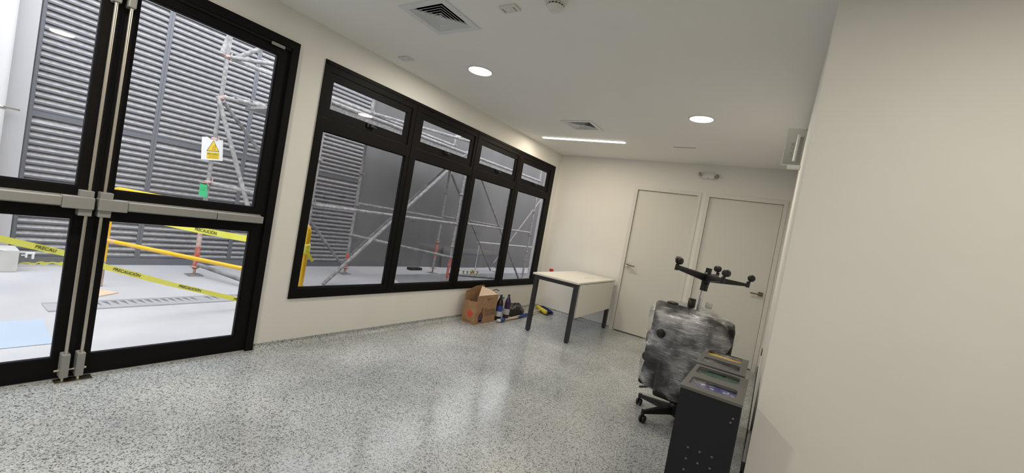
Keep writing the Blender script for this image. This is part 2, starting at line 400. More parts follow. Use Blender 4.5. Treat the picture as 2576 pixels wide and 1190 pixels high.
# ---------------------------------------------------------------- back wall doors
def inner_door(n, x0, x1, hinge_left):
    f = 0.045
    fr = MB().box(x0, x0+f, -0.012, 0.10, 0, DT).box(x1-f, x1, -0.012, 0.10, 0, DT).box(x0+f, x1-f, -0.012, 0.10, DT-f, DT)
    fr.box(x0+f, x0+f+0.014, 0.035, 0.10, 0, DT-f).box(x1-f-0.014, x1-f, 0.035, 0.10, 0, DT-f).box(x0+f, x1-f, 0.035, 0.10, DT-f-0.014, DT-f)
    lf = MB().box(x0+f+0.004, x1-f-0.004, 0.022, 0.035, 0.012, DT-f-0.004)
    d = struct('door_%d' % n, lf, DOORP)
    fr.build('door_frame', TRIMP, d)
    MB().box(x0+f, x1-f, 0.04, 0.11, -0.0, 0.012).build('threshold', DARKBOX, d)
    return d
d1 = inner_door(1, *D1, True); d2 = inner_door(2, *D2, False)
# lever handle of the left door, still in torn wrapping
hx = 1.352
h = MB().box(hx-0.024, hx+0.026, 0.008, 0.022, 0.94, 0.99).build('door_handle', CHROME, d1, bevel=0.002, label='bright handle rose still wrapped in torn protective film')
MB().tube([(hx, 0.012, 0.967), (hx, -0.035, 0.967), (hx+0.03, -0.043, 0.966), (hx+0.115, -0.043, 0.962)], 0.009).build('lever', BRONZE, h)
wv = MB()
for i in range(7):
    a = random.uniform(-0.6, 0.6); cx_ = hx-0.015+i*0.013; cz_ = 0.967+random.uniform(-0.025, 0.025)
    wv.add([Vector((cx_, -0.035-0.01*random.random(), cz_)), Vector((cx_+0.03*math.cos(a), -0.052, cz_+0.03*math.sin(a))), Vector((cx_+0.035, -0.03, cz_+0.02)), Vector((cx_+0.008, -0.045, cz_+0.026))], [(0, 1, 2, 3)])
wv.build('wrapping', WHITEPL, h)
hx = 3.020
h = MB().box(hx-0.028, hx+0.022, 0.008, 0.022, 0.915, 0.965).build('door_handle', BRONZE, d2, bevel=0.002)
MB().box(hx-0.110, hx+0.012, -0.048, -0.030, 0.929, 0.945).box(hx-0.008, hx+0.010, -0.032, 0.010, 0.927, 0.947).build('lever', BRONZE, h, bevel=0.002)

# ---------------------------------------------------------------- window (black aluminium, four bays)
win = struct('window_1', slab((WY0, WY1, WZ0, WZ1), [
    (-4.030, -3.170, 0.452, 1.715), (-3.045, -2.185, 0.452, 1.715), (-2.073, -1.245, 0.452, 1.715), (-1.105, -0.295, 0.452, 1.715),
    (-4.050, -3.175, 1.815, 2.170), (-3.060, -2.190, 1.815, 2.170), (-2.085, -1.235, 1.815, 2.170), (-1.115, -0.285, 1.815, 2.170)], 'YZ', -0.030, 0.010), BLACKAL)
bays = [(-4.030, -3.170), (-3.045, -2.185), (-2.073, -1.245), (-1.105, -0.295)]
for i, (a, b) in enumerate(bays):
    g = slab((a-0.001, b+0.001, 0.451, 1.716), [(a+0.008, b-0.006, 0.460, 1.707)], 'YZ', -0.026, -0.006).build('glazing_bead', GASKET, win)
    MB().box(-0.020, -0.014, a+0.007, b-0.005, 0.459, 1.708).build('pane', WGLASS, g)
tops = [(-4.045, -3.180, -4.000, -3.228), (-3.055, -2.195, -3.012, -2.240), (-2.080, -1.240, -2.040, -1.272), (-1.110, -0.290, -1.075, -0.338)]
for a, b, c, d in tops:
    s_ = slab((a, b, 1.822, 2.163), [(c, d, 1.893, 2.112)], 'YZ', -0.028, 0.000).build('awning_sash', BLACKAL, win, bevel=0.003)
    MB().box(-0.020, -0.014, c-0.002, d+0.002, 1.891, 2.114).build('pane', WGLASS, s_)
    m_ = (a+b)/2
    MB().box(0.0, 0.016, m_-0.035, m_+0.035, 1.858, 1.888).box(0.010, 0.034, m_-0.012, m_+0.008, 1.862, 1.884).tube([(0.026, m_-0.01, 1.873), (0.030, m_+0.045, 1.862)], 0.006).build('latch', BLACKPL, s_)
MB().box(0.010, 0.016, WY0+0.012, WY1-0.012, WZ1-0.030, WZ1-0.012).box(0.010, 0.016, WY0+0.012, WY1-0.012, WZ0+0.012, WZ0+0.026).build('cover_strip', BLACKAL, win)
for y in (-3.1125, -2.137, -1.184): MB().box(0.010, 0.014, y-0.012, y+0.012, WZ0+0.03, WZ1-0.03).build('mullion_strip', BLACKAL, win)

# ---------------------------------------------------------------- glass double door
fr = slab((DY0, DY1, 0, DZ), [(DY0+0.05, DY1-0.05, -1, DZ-0.055)], 'YZ', -0.075, 0.018)
dframe = struct('door_3', fr, BLACKAL)
MB().box(0.0, 0.010, DY0+0.05, DY1-0.05, DZ-0.075, DZ-0.055).build('door_stop', GASKET, dframe)
def leaf(y0, y1, gy0, gy1, nm):
    L = struct(nm, slab((y0, y1, 0.008, DZ-0.063), [(gy0, gy1, 0.112, 0.885), (gy0, gy1, 1.045, 2.135)], 'YZ', -0.036, 0.0), BLACKAL)
    for z0, z1 in ((0.112, 0.885), (1.045, 2.135)):
        gb = slab((gy0-0.0005, gy1+0.0005, z0-0.0005, z1+0.0005), [(gy0+0.010, gy1-0.010, z0+0.010, z1-0.010)], 'YZ', -0.030, -0.006).build('glazing_bead', GASKET, L)
        MB().box(-0.024, -0.018, gy0+0.009, gy1-0.009, z0+0.009, z1-0.009).build('pane', DGLASS, gb)
    return L
yc = -5.2475
LR = leaf(yc+0.003, DY1-0.053, -5.180, -4.432, 'door_4')
LL = leaf(DY0+0.053, yc-0.003, -6.060, -5.312, 'door_5')
MB().box(-0.05, 0.006, yc-0.012, yc+0.012, 0.012, DZ-0.066).build('meeting_stile_seal', GASKET, LR)
def panic(L, s, ych, yend):
    # s=+1: bar runs towards +y
    a, b = ych, yend
    def bx(u0, u1, x0, x1, z0, z1): return (x0, x1, min(u0, u1), max(u0, u1), z0, z1)
    p = MB().box(*bx(a+s*0.0, a+s*0.052, 0.0, 0.062, 0.902, 1.036)).build('panic_bar', GREYPL, L, bevel=0.003)
    MB().box(*bx(a-s*0.004, a+s*0.115, 0.0, 0.072, 0.938, 1.002)).build('end_housing', GREYPL, p, bevel=0.004)
    MB().box(*bx(a+s*0.115, b-s*0.29, 0.006, 0.066, 0.948, 0.996)).build('push_pad', GREYPL, p, bevel=0.004)
    MB().box(*bx(b-s*0.287, b, 0.003, 0.062, 0.946, 0.994)).build('rail_cover', GREYPL, p, bevel=0.004)
    MB().box(*bx(a+s*0.115, b, 0.0, 0.012, 0.940, 1.002)).build('back_channel', GREYPL, p)
    yr = a+s*0.018
    rod = MB().tube([(0.045, yr, 0.14), (0.045, yr, 0.91)], 0.0075).tube([(0.045, yr, 1.03), (0.045, yr, 2.13)], 0.0075).build('vertical_rod', STEEL, p)
    for z0, z1 in ((0.022, 0.152), (2.03, 2.165)):
        MB().box(*bx(yr-s*0.017, yr+s*0.016, 0.0, 0.062, z0, z1)).build('latch_case', GREYPL, p, bevel=0.005)
    MB().tube([(0.03, yr-0.035, 0.058), (0.03, yr+0.030, 0.058)], 0.006).tube([(0.035, yr, 0.002), (0.035, yr, 0.03)], 0.007).build('latch_bolt', STEEL, p)
panic(LR, 1, -5.236, -4.392)
panic(LL, -1, -5.259, -6.10)
MB().box(0.018, 0.026, -4.500, -4.412, DZ-0.085, DZ-0.066).build('closer_arm', GREYPL, dframe)
tag(MB().box(0.012, 0.075, -5.31, -5.165, 0.0005, 0.006).build('strike_plate', STEEL), 'small dull steel strike plate on the floor under the meeting doors', 'strike plate')

# ---------------------------------------------------------------- ceiling fittings
def area(name, loc, size, power, color, shape='DISK', size_y=None, parent=None, spread=None):
    d = bpy.data.lights.new(name, 'AREA'); d.energy = power; d.color = color; d.shape = shape; d.size = size
    if size_y: d.size_y = size_y
    o = bpy.data.objects.new(name, d); COL.objects.link(o); o.location = loc
    if parent: o.parent = parent; o.matrix_parent_inverse = pmat(parent).inverted()
    return o
def downlight(x, y, label, w=None):
    t = thing('downlight', (x, y, H), label, 'ceiling light', 'round recessed downlights')
    r = 0.107
    MB().lathe([(r-0.010, 0.0), (r-0.010, -0.004), (r-0.006, -0.007), (r, -0.006), (r+0.005, -0.002), (r+0.006, 0.0)], (x, y, H), 40).build('trim_ring', WHITEPL, t)
    MB().lathe([(0.0, -0.003), (r-0.010, -0.003)], (x, y, H), 40).build('diffuser', EMIT_W, t)
    area('lamp', (x, y, H-0.012), 0.19, w or LAMP_W, COOL, parent=t)
downlight(0.780, -3.212, 'lit round downlight in the ceiling near the tall black window')
downlight(2.345, -1.962, 'lit round downlight in the ceiling over the wrapped chairs')
def downlight_hidden(x, y, label): downlight(x, y, label)
downlight(0.80, -5.9, 'added unseen round downlight just inside the glass double doors', 27)  # out-of-view lamp added to brighten the floor by the doors
downlight(3.9, -4.85, 'added unseen round downlight in front of the big blank wall', 11.5)  # unseen lamp, added to lift the near wall
downlight(5.6, -6.2, 'added unseen round downlight in the far right rear corner', 20)  # extra fill lamp added out of view, stronger than the seen ones
downlight(2.3, -7.8, 'added unseen round downlight at the rear of the room')  # another unseen lamp added as fill behind the camera
t = thing('linear_light', (0.786, -1.034, H), 'thin lit linear light strip in the ceiling before the back wall', 'ceiling light')
MB().box(0.215, 1.358, -1.060, -1.010, H-0.004, H-0.0002, rot=RZ(0.07)).build('bezel', WHITEPL, t)
MB().box(0.229, 1.344, -1.055, -1.015, H-0.012, H-0.003, rot=RZ(0.07)).build('diffuser', EMIT_W, t)
area('lamp', (0.786, -1.034, H-0.020), 1.1, LINE_W, WARM, 'RECTANGLE', 0.035, t).rotation_euler = (0, 0, 0.07)
tag(MB().box(1.886, 2.134, -0.880, -0.868, H-0.0015, H+0.0005).build('slot_diffuser', DARKBOX), 'thin dark air slot in the ceiling in front of the white doors', 'air slot')
def sqring(a0, z0, a1, z1, cx, cy, th=0.0012):
    # frustum strip from half size a0 at z0 to a1 at z1
    mb = MB()
    c = [(-1, -1), (1, -1), (1, 1), (-1, 1)]
    vs = [(cx+p*a0, cy+q*a0, z0) for p, q in c]+[(cx+p*a1, cy+q*a1, z1) for p, q in c]
    mb.add(vs, [(i, (i+1) % 4, 4+(i+1) % 4, 4+i) for i in range(4)])
    vs2 = [(cx+p*(a1-0.004), cy+q*(a1-0.004), z1) for p, q in c]
    mb.add(vs[4:]+vs2, [(i, (i+1) % 4, 4+(i+1) % 4, 4+i) for i in range(4)])
    return mb
for (cx_, cy_, a), lb in zip(DIFF, ('large square white air diffuser at the top of the view', 'square white air diffuser beside the linear light strip')):
    t = thing('air_diffuser', (cx_, cy_, H), lb, 'air diffuser', 'square four-way air diffusers')
    slab((cx_-0.185, cx_+0.185, cy_-0.185, cy_+0.185), [(cx_-0.142, cx_+0.142, cy_-0.142, cy_+0.142)], 'XY', H-0.008, H-0.0005).build('flange', WHITEMET, t, bevel=0.002)
    slab((cx_-0.154, cx_+0.154, cy_-0.154, cy_+0.154), [(cx_-0.150, cx_+0.150, cy_-0.150, cy_+0.150)], 'XY', H, H+0.13).box(cx_-0.154, cx_+0.154, cy_-0.154, cy_+0.154, H+0.13, H+0.135).build('duct_box', DARKBOX, t)
    bl = MB()
    for i in range(6):
        a1 = 0.144-i*0.0225; q = sqring(a1-0.033, H+0.013, a1, H-0.007, cx_, cy_); bl.add(q.v, q.f)
    bl.box(cx_-0.010, cx_+0.010, cy_-0.010, cy_+0.010, H-0.005, H+0.02)
    bl.build('blades', WHITEMET, t)
    for p, q in ((1, 0), (-1, 0)):
        MB().lathe([(0, -0.0095), (0.003, -0.0092), (0.003, -0.008)], (cx_+p*0.165, cy_, H), 8).build('screw', GREYPL, t)
def sensor(x0, x1, y0, y1, label, pyr):
    t = thing('ceiling_sensor', ((x0+x1)/2, (y0+y1)/2, H), label, 'sensor'); cx_, cy_ = (x0+x1)/2, (y0+y1)/2
    MB().box(x0, x1, y0, y1, H-0.012, H-0.0003).build('cover', WHITEPL, t, bevel=0.003)
    MB().add([(cx_-pyr, cy_-pyr, H-0.012), (cx_+pyr, cy_-pyr, H-0.012), (cx_+pyr, cy_+pyr, H-0.012), (cx_-pyr, cy_+pyr, H-0.012), (cx_, cy_, H-0.024)], [(0, 4, 1), (1, 4, 2), (2, 4, 3), (3, 4, 0)]).build('lens', WHITEPL, t)
    w = (x1-x0)
    for sgn in (-1, 1):
        MB().box(cx_+sgn*w*0.33-0.004, cx_+sgn*w*0.33+0.004, cy_-0.02, cy_+0.02, H-0.0125, H-0.0118).build('vent_mark', GREYPL, t)
sensor(1.545, 1.658, -4.040, -3.972, 'small rectangular white sensor plate next to the smoke detector', 0.012)
sensor(0.176, 0.296, -3.584, -3.505, 'small square white plate in the ceiling above the black window', 0.02)
t = thing('smoke_detector', (1.905, -4.01, H), 'round white smoke detector at the top edge of the ceiling', 'smoke detector')
c_ = (1.905, -4.01, H)
MB().lathe([(0.062, 0.0), (0.062, -0.010), (0.055, -0.014), (0.050, -0.016)], c_, 32).build('base', WHITEPL, t)
MB().lathe([(0.050, -0.014), (0.050, -0.024), (0.0, -0.024)], c_, 32).lathe([(0.047, -0.038), (0.043, -0.050), (0.030, -0.058), (0.020, -0.060), (0, -0.061)], c_, 32).build('body', WHITEPL, t)
MB().lathe([(0.043, -0.024), (0.040, -0.044)], c_, 32).build('chamber', DARKBOX, t)
rb = MB()
for k in range(16):
    a = 2*PI*k/16; q = Vector((math.cos(a), math.sin(a), 0))
    rb.tube([Vector(c_)+q*0.0485+Vector((0, 0, -0.022)), Vector(c_)+q*0.047+Vector((0, 0, -0.040))], 0.0022, 6)
rb.lathe([(0.0495, -0.029), (0.0505, -0.031), (0.0485, -0.033)], c_, 32); rb.build('cage_ribs', WHITEPL, t)

# emergency light on the back wall
t = thing('emergency_light', (2.19, 0, 2.325), 'white twin-head emergency light on the wall above the two doors', 'emergency light')
def ell(mb, c, rx, ry, rz, n=20, k=12, half=None):
    vs = []; fs = []
    for i in range(k+1):
        p = PI*i/k
        for j in range(n):
            q = 2*PI*j/n; vs.append((c[0]+rx*math.sin(p)*math.cos(q), c[1]+ry*math.sin(p)*math.sin(q), c[2]+rz*math.cos(p)))
    for i in range(k):
        for j in range(n):
            fs.append((i*n+j, (i+1)*n+j, (i+1)*n+(j+1) % n, i*n+(j+1) % n))
    return mb.add(vs, fs, True)
MB().rbox(2.192, -0.022, 2.322, 0.165, 0.044, 0.078, 0.036).build('housing', WHITEPL, t)
for sx_, cz_, az in ((2.105, 2.338, -0.5), (2.290, 2.322, 0.5)):
    mt = Matrix.Rotation(az, 3, 'Z') @ Matrix.Rotation(0.5, 3, 'X')
    hd = MB().lathe([(0.0, 0.03), (0.022, 0.025), (0.033, 0.0), (0.035, -0.018), (0.031, -0.020), (0.030, -0.014)], (sx_, -0.052, cz_), 24, axis='Y', mtx=mt).build('lamp_head', WHITEPL, t)
    MB().lathe([(0.0305, -0.013), (0.02, -0.017), (0, -0.018)], (sx_, -0.052, cz_), 24, axis='Y', mtx=mt).build('lens', GREYPL, hd)
MB().box(2.185, 2.197, -0.047, -0.044, 2.292, 2.296).build('indicator', BLACKPL, t)

# exit sign, clear acrylic, on the right-hand wall
t = thing('exit_sign', (WX, -2.0, 2.25), 'clear acrylic exit sign projecting from the edge of the right-hand wall', 'exit sign')
MB().box(3.012, 3.143, -2.004, -1.996, 2.105, 2.395).build('plate', ACRYL, t)
ed = slab((3.011, 3.140, 2.104, 2.396), [(3.0145, 3.142, 2.1075, 2.3925)], 'XZ', -2.0045, -1.9955); ed.build('polished_edge', WHITEMET, t)
MB().box(3.055, WX-0.001, -2.02, -1.975, 2.075, 2.103).build('bracket', DOORP, t, bevel=0.003)
MB().tube([(3.088, -2.014, 2.135), (3.093, -2.014, 2.345)], 0.0085).build('lamp_tube', WHITEPL, t)
text('lettering', 'SALIDA', GREYPL, 0.036, frame_mtx((3.066, -2.006, 2.225), (0, 0, 1), (-1, 0, 0)), t)
MB().box(3.105, 3.128, -2.010, -2.006, 2.13, 2.33).build('fixing_strip', GREYPL, t)
# small fittings on the right wall corner
tag(MB().box(3.128, WX-0.0005, NY+0.02, NY+0.075, 0.385, 0.515).build('wall_box', WHITEPL, bevel=0.003), 'small white box low on the wall end by the grey bins', 'wall box')
tag(MB().box(WX-0.007, WX-0.0003, -1.22, -1.12, 0.43, 0.49).build('hinge', BLACKPL), 'small black hinge on the narrow strip of right-hand wall', 'hinge')

# ---------------------------------------------------------------- table
tb = thing('desk', (0.95, -0.77, 0), 'small white desk with black square legs in the far corner', 'desk')
tr = RZ(math.radians(1.8)); P0 = (0.96, -0.765, 0)
def tbx(mb, x0, x1, y0, y1, z0, z1): return mb.box(x0, x1, y0, y1, z0, z1, rot=tr, piv=P0)
X0, X1, Y0, Y1 = 0.662, 1.262, -1.488, -0.055
tbx(MB(), X0, X1, Y0, Y1, 0.697, 0.719).build('tabletop', TABLEW, tb, bevel=0.0015)
lg = 0.048
for x in (X0+0.020, X1-0.012-lg):
    for y in (Y0+0.012, Y1-0.012-lg):
        l_ = tbx(MB(), x, x+lg, y, y+lg, 0.012, 0.696).build('leg', TABLEB, tb, bevel=0.002)
        c0 = tr @ (Vector((x+lg/2, y+lg/2, 0))-Vector(P0)) + Vector(P0)
        MB().lathe([(0, 0.0), (0.019, 0.0), (0.020, 0.005), (0.012, 0.012)], (c0.x, c0.y, 0.0003), 16).build('foot', BLACKPL, l_)
for y in (Y0+0.012, Y1-0.012-lg): tbx(MB(), X0+0.020+lg, X1-0.012-lg, y, y+lg, 0.651, 0.696).build('cross_rail', TABLEB, tb)
for x in (X0+0.034, X1-0.016-lg+0.004): tbx(MB(), x, x+0.03, Y0+0.012+lg, Y1-0.012-lg, 0.666, 0.696).build('side_rail', TABLEB, tb)
tbx(MB(), X1-0.012, X1+0.004, Y0+0.068, Y1-0.050, 0.300, 0.690).build('modesty_panel', TABLEW, tb, bevel=0.001)
tbx(MB(), 1.06, 1.065, -0.80, -0.62, 0.7192, 0.7198).tube([(1.09, -0.84, 0.7196), (1.12, -0.70, 0.7196), (1.10, -0.55, 0.7196)], 0.0008, 6).build('scratch', GREYPL, tb)
t = thing('wall_call_point', (0.20, -0.001, 0.635), 'tiny red device low on the back wall behind the white desk', 'call point')
MB().box(0.155, 0.215, -0.022, -0.0005, 0.61, 0.655).build('housing', REDPL, t, bevel=0.003)

# ---------------------------------------------------------------- cardboard box
bx0, bx1, by0, by1, bh = 0.095, 0.290, -1.985, -1.565, 0.345
t = thing('cardboard_box', ((bx0+bx1)/2, (by0+by1)/2, 0), 'open brown cardboard carton with red diamond on the floor under the window', 'box')
w_ = 0.005
bo = MB().box(bx0, bx1, by0, by1, 0.0005, 0.006)
bo.box(bx1-w_, bx1, by0, by1, 0.006, bh).box(bx0, bx0+w_, by0, by1, 0.006, bh).box(bx0+w_, bx1-w_, by1-w_, by1, 0.006, bh)
# ragged torn near side
n_ = 24; top = []
for i in range(n_+1):
    u = i/n_; x = bx0+w_+u*(bx1-bx0-2*w_); z = 0.262+0.012*u+random.uniform(-0.007, 0.007)
    top.append((x, z))
pts = [(bx0+w_, by0, 0.006), (bx1-w_, by0, 0.006)]+[(x, by0, z) for x, z in reversed(top)]
bo.poly(pts, (0, w_, 0))
bo.build('carton', CARD, t)
MB().poly([(bx0+0.001, by0+0.003, 0.255), (bx0+0.001, by1-0.01, bh-0.01), (bx0-0.004, by1-0.06, 0.425), (bx0-0.006, by0+0.21, 0.418), (bx0-0.004, by0+0.01, 0.366)], (0.004, 0, 0)).build('flap', CARDIN, t, label='side flap standing upright, showing its plain inside')
MB().poly([(bx1-0.004, by0+0.012, bh), (bx1-0.004, by1-0.01, bh), (bx1-0.065, by1-0.05, bh+0.035), (bx1-0.115, by0+0.20, bh+0.088)], (0.003, 0, 0.002)).build('flap', mat('pale_cardboard', (0.52, 0.40, 0.29), 0.8), t, label='pale creased flap folded over the opening')
MB().poly([(bx0+0.01, by1-0.006, bh), (bx1-0.01, by1-0.006, bh), (bx1-0.015, by1+0.05, bh-0.02), (bx0+0.02, by1+0.05, bh-0.02)], (0, 0.002, 0.004)).build('flap', CARD, t)
MB().poly([(bx0+0.09, by0+0.07, 0.02), (bx1-0.02, by0+0.12, 0.02), (bx1-0.03, by0+0.12, 0.24), (bx0+0.12, by0+0.10, 0.315), (bx0+0.08, by0+0.08, 0.24)], (0.0, 0.05, 0)).build('contents', BROWNINK, t)
# diamond hazard mark on the near side
dz, dx, dr = 0.118, 0.207, 0.050
dm = MB().poly([(dx-dr, by0-0.0006, dz), (dx, by0-0.0006, dz-dr*1.05), (dx+dr, by0-0.0006, dz), (dx, by0-0.0006, dz+dr*1.05)], (0, 0.0005, 0)).build('diamond_mark', REDINK, t)
fl = MB()
for k in (0, 1, 2):
    fl.poly([(dx-0.010+k*0.008, by0-0.0012, dz-0.008), (dx-0.003+k*0.008, by0-0.0012, dz-0.008), (dx-0.002+k*0.004, by0-0.0012, dz+0.016-abs(k-1)*0.006)], (0, 0.0005, 0))
fl.box(dx-0.014, dx+0.014, by0-0.0012, by0-0.0007, dz-0.014, dz-0.011); fl.build('flame_symbol', CARDIN, dm)
MB().box(0.118, 0.245, by0-0.0006, by0, 0.030, 0.034).box(0.125, 0.235, by0-0.0006, by0, 0.022, 0.025).box(0.262, 0.270, by0-0.0006, by0, 0.020, 0.030).build('small_print', BROWNINK, t)
mX = lambda y, z: frame_mtx((bx1+0.0006, y, z), (0, 1, 0), (0, 0, 1))
text('lettering', 'Sherwin', BROWNINK, 0.068, mX(-1.700, 0.158), t)
text('lettering', 'WILLIAMS', BROWNINK, 0.062, mX(-1.690, 0.112), t, sx=0.85)
def blob(cy_, cz_, ry, rz, a0, a1):
    return [(bx1+0.0004, cy_+ry*math.cos(a0+(a1-a0)*i/14), cz_+rz*math.sin(a0+(a1-a0)*i/14)) for i in range(15)]
MB().poly(blob(-1.872, 0.085, 0.048, 0.055, PI, 2*PI), (0.0005, 0, 0)).poly([(bx1+0.0004, -1.915, 0.02), (bx1+0.0004, -1.83, 0.02), (bx1+0.0004, -1.835, 0.045), (bx1+0.0004, -1.91, 0.045)], (0.0005, 0, 0)).build('round_logo', BLUEINK, t)
MB().poly(blob(-1.872, 0.085, 0.048, 0.055, 0, PI), (0.0005, 0, 0)).poly([(bx1+0.0004, -1.875, 0.135), (bx1+0.0004, -1.850, 0.135), (bx1+0.0004, -1.845, 0.205), (bx1+0.0004, -1.865, 0.185)], (0.0005, 0, 0)).build('dripping_logo_mark', mat('maroon_ink', (0.13, 0.03, 0.03), 0.7), t)
MB().box(bx1, bx1+0.0005, -1.80, -1.66, 0.300, 0.306).box(bx1, bx1+0.0005, -1.78, -1.70, 0.286, 0.291).build('side_print', BROWNINK, t)

# ---------------------------------------------------------------- bottles behind and beside the carton
def bottle(name, x, y, h, r, liq, lab, label, cap=BLACKPL):
    t = thing(name, (x, y, 0), label, 'bottle')
    MB().lathe([(0, 0.001), (r*0.9, 0.001), (r, 0.012), (r, h*0.62), (r*0.93, h*0.70), (r*0.55, h*0.84), (r*0.30, h*0.91), (r*0.28, h*0.94)], (x, y, 0), 24).build('body', liq, t)
    MB().lathe([(r*0.36, h*0.925), (r*0.38, h*0.93), (r*0.38, h*0.995), (r*0.33, h), (0, h)], (x, y, 0), 20).build('cap', cap, t)
    if lab:
        for z0, z1, m_ in lab: MB().lathe([(r+0.0008, h*z0), (r+0.0008, h*z1)], (x, y, 0), 24).build('paper_label', m_, t)
    return t
bottle('drink_bottle', 0.263, -1.452, 0.330, 0.044, DARKLIQ, [(0.16, 0.36, LABELW), (0.36, 0.58, LABELB)], 'dark bottle with blue and white label right beside the carton')
bottle('drink_bottle', 0.245, -1.235, 0.318, 0.041, PURPLE, [(0.16, 0.40, LABELW)], 'purple drink bottle with white label beside the black bag')
t = bottle('spray_bottle', 0.140, -1.480, 0.300, 0.036, mat('pale_bottle_plastic', (0.45, 0.46, 0.44), 0.3), None, 'dark-headed trigger spray bottle standing behind the carton')
MB().box(0.105, 0.190, -1.495, -1.465, 0.315, 0.345).tube([(0.14, -1.48, 0.29), (0.14, -1.48, 0.32)], 0.012).tube([(0.17, -1.48, 0.325), (0.195, -1.485, 0.30), (0.19, -1.485, 0.28)], 0.005).tube([(0.13, -1.50, 0.35), (0.16, -1.44, 0.375), (0.18, -1.40, 0.36)], 0.006).build('spray_trigger', BLACKPL, t)
t = bottle('spray_bottle', 0.205, -1.335, 0.255, 0.034, mat('clear_liquid_plastic', (0.52, 0.52, 0.47), 0.15), None, 'pale bottle with green trigger head between the two dark bottles', cap=WHITEPL)
MB().box(0.185, 0.235, -1.348, -1.322, 0.262, 0.285).tube([(0.205, -1.335, 0.25), (0.205, -1.335, 0.27)], 0.010).tube([(0.23, -1.335, 0.265), (0.238, -1.338, 0.24)], 0.004).build('spray_trigger', mat('teal_plastic', (0.08, 0.25, 0.20), 0.4), t)
# black bag
mb = MB(); n_, k_ = 36, 20; vs = []; fs = []
for i in range(k_+1):
    p = PI/2*i/k_
    for j in range(n_):
        q = 2*PI*j/n_; rr = 1+0.10*noise.noise(Vector((math.cos(q)*2.4, math.sin(q)*2.4, p*2)))+0.05*math.sin(q*9+p*3)*math.sin(p)
        z = 0.145*math.sin(p)**0.8*(1+0.28*noise.noise(Vector((math.cos(q)*3+5, math.sin(q)*3, p*3))))
        vs.append((0.170+0.125*math.cos(p)**0.7*rr*math.cos(q), -0.925+0.200*math.cos(p)**0.7*rr*math.sin(q), max(0.001, z) if i else 0.001))
for i in range(k_):
    for j in range(n_): fs.append((i*n_+j, i*n_+(j+1) % n_, (i+1)*n_+(j+1) % n_, (i+1)*n_+j))
mb.add(vs, fs, True); mb.add(vs[:n_], [tuple(reversed(range(n_)))])
tag(mb.build('black_bag', BAGBLK, merge=True), 'crumpled black bag slumped on the floor under the window', 'bag')
# broom with yellow head (bristles towards the back wall)
t = thing('broom', (0.30, -0.6, 0), 'broom with yellow head and navy bristles lying under the white desk', 'broom')
A = Vector((0.315, -1.10, 0.018)); B = Vector((0.30, -0.35, 0.05))
MB().tube([(0.318, -1.24, 0.014), A, (0.31, -0.72, 0.032), B], 0.011).build('handle', WOOD, t)
MB().tube([A+Vector((0, 0.10, 0.002)), (0.311, -0.78, 0.031)], 0.0125).build('grip_sleeve', BLUEPL, t)
yb = MB(); ang = 0.45
R_ = Matrix.Rotation(math.radians(-38), 3, 'Z')
yb.rbox(0.285, -0.300, 0.045, 0.36, 0.055, 0.06, 0.024, rot=R_).tube([(0.30, -0.38, 0.05), (0.29, -0.33, 0.048)], 0.017); yb.build('broom_head', YELPL, t)
br = MB(); c = Vector((0.285, -0.300, 0.04)); ax = R_ @ Vector((1, 0, 0)); nr = R_ @ Vector((0, 1, 0))
for i in range(40):
    for j in range(6):
        b0 = c+ax*(-0.170+0.34*i/39)+nr*0.018+Vector((0, 0, -0.018+j*0.008))
        e = b0+nr*(0.095+random.uniform(-0.010, 0.008))+ax*((i-20)*0.0010+random.uniform(-0.004, 0.004))+Vector((0, 0, random.uniform(-0.006, 0.010)))
        e.z = max(e.z, 0.004)
        br.tube([b0, e], [0.0032, 0.0026], 4)
br.build('bristles', DKBLUE, t)
# second brush: blue head by the carton
t = thing('brush', (0.33, -1.5, 0), 'long-handled brush with blue head at the corner of the carton', 'brush')
MB().tube([(0.350, -1.475, 0.026), (0.350, -1.20, 0.018), (0.336, -0.90, 0.016), (0.33, -0.60, 0.018)], 0.0105).build('handle', WOOD, t)
MB().tube([(0.3435, -1.08, 0.018), (0.334, -0.80, 0.0175)], 0.0122).build('grip_sleeve', BLUEPL, t)
MB().tube([(0.352, -1.46, 0.026), (0.350, -1.41, 0.0225)], [0.024, 0.014], 14).build('ferrule', BLACKPL, t)
MB().rbox(0.351, -1.495, 0.027, 0.060, 0.085, 0.044, 0.018).build('brush_head', BLUEPL, t)
MB().rbox(0.349, -1.548, 0.024, 0.050, 0.050, 0.036, 0.015).build('bristles', LABELW, t)

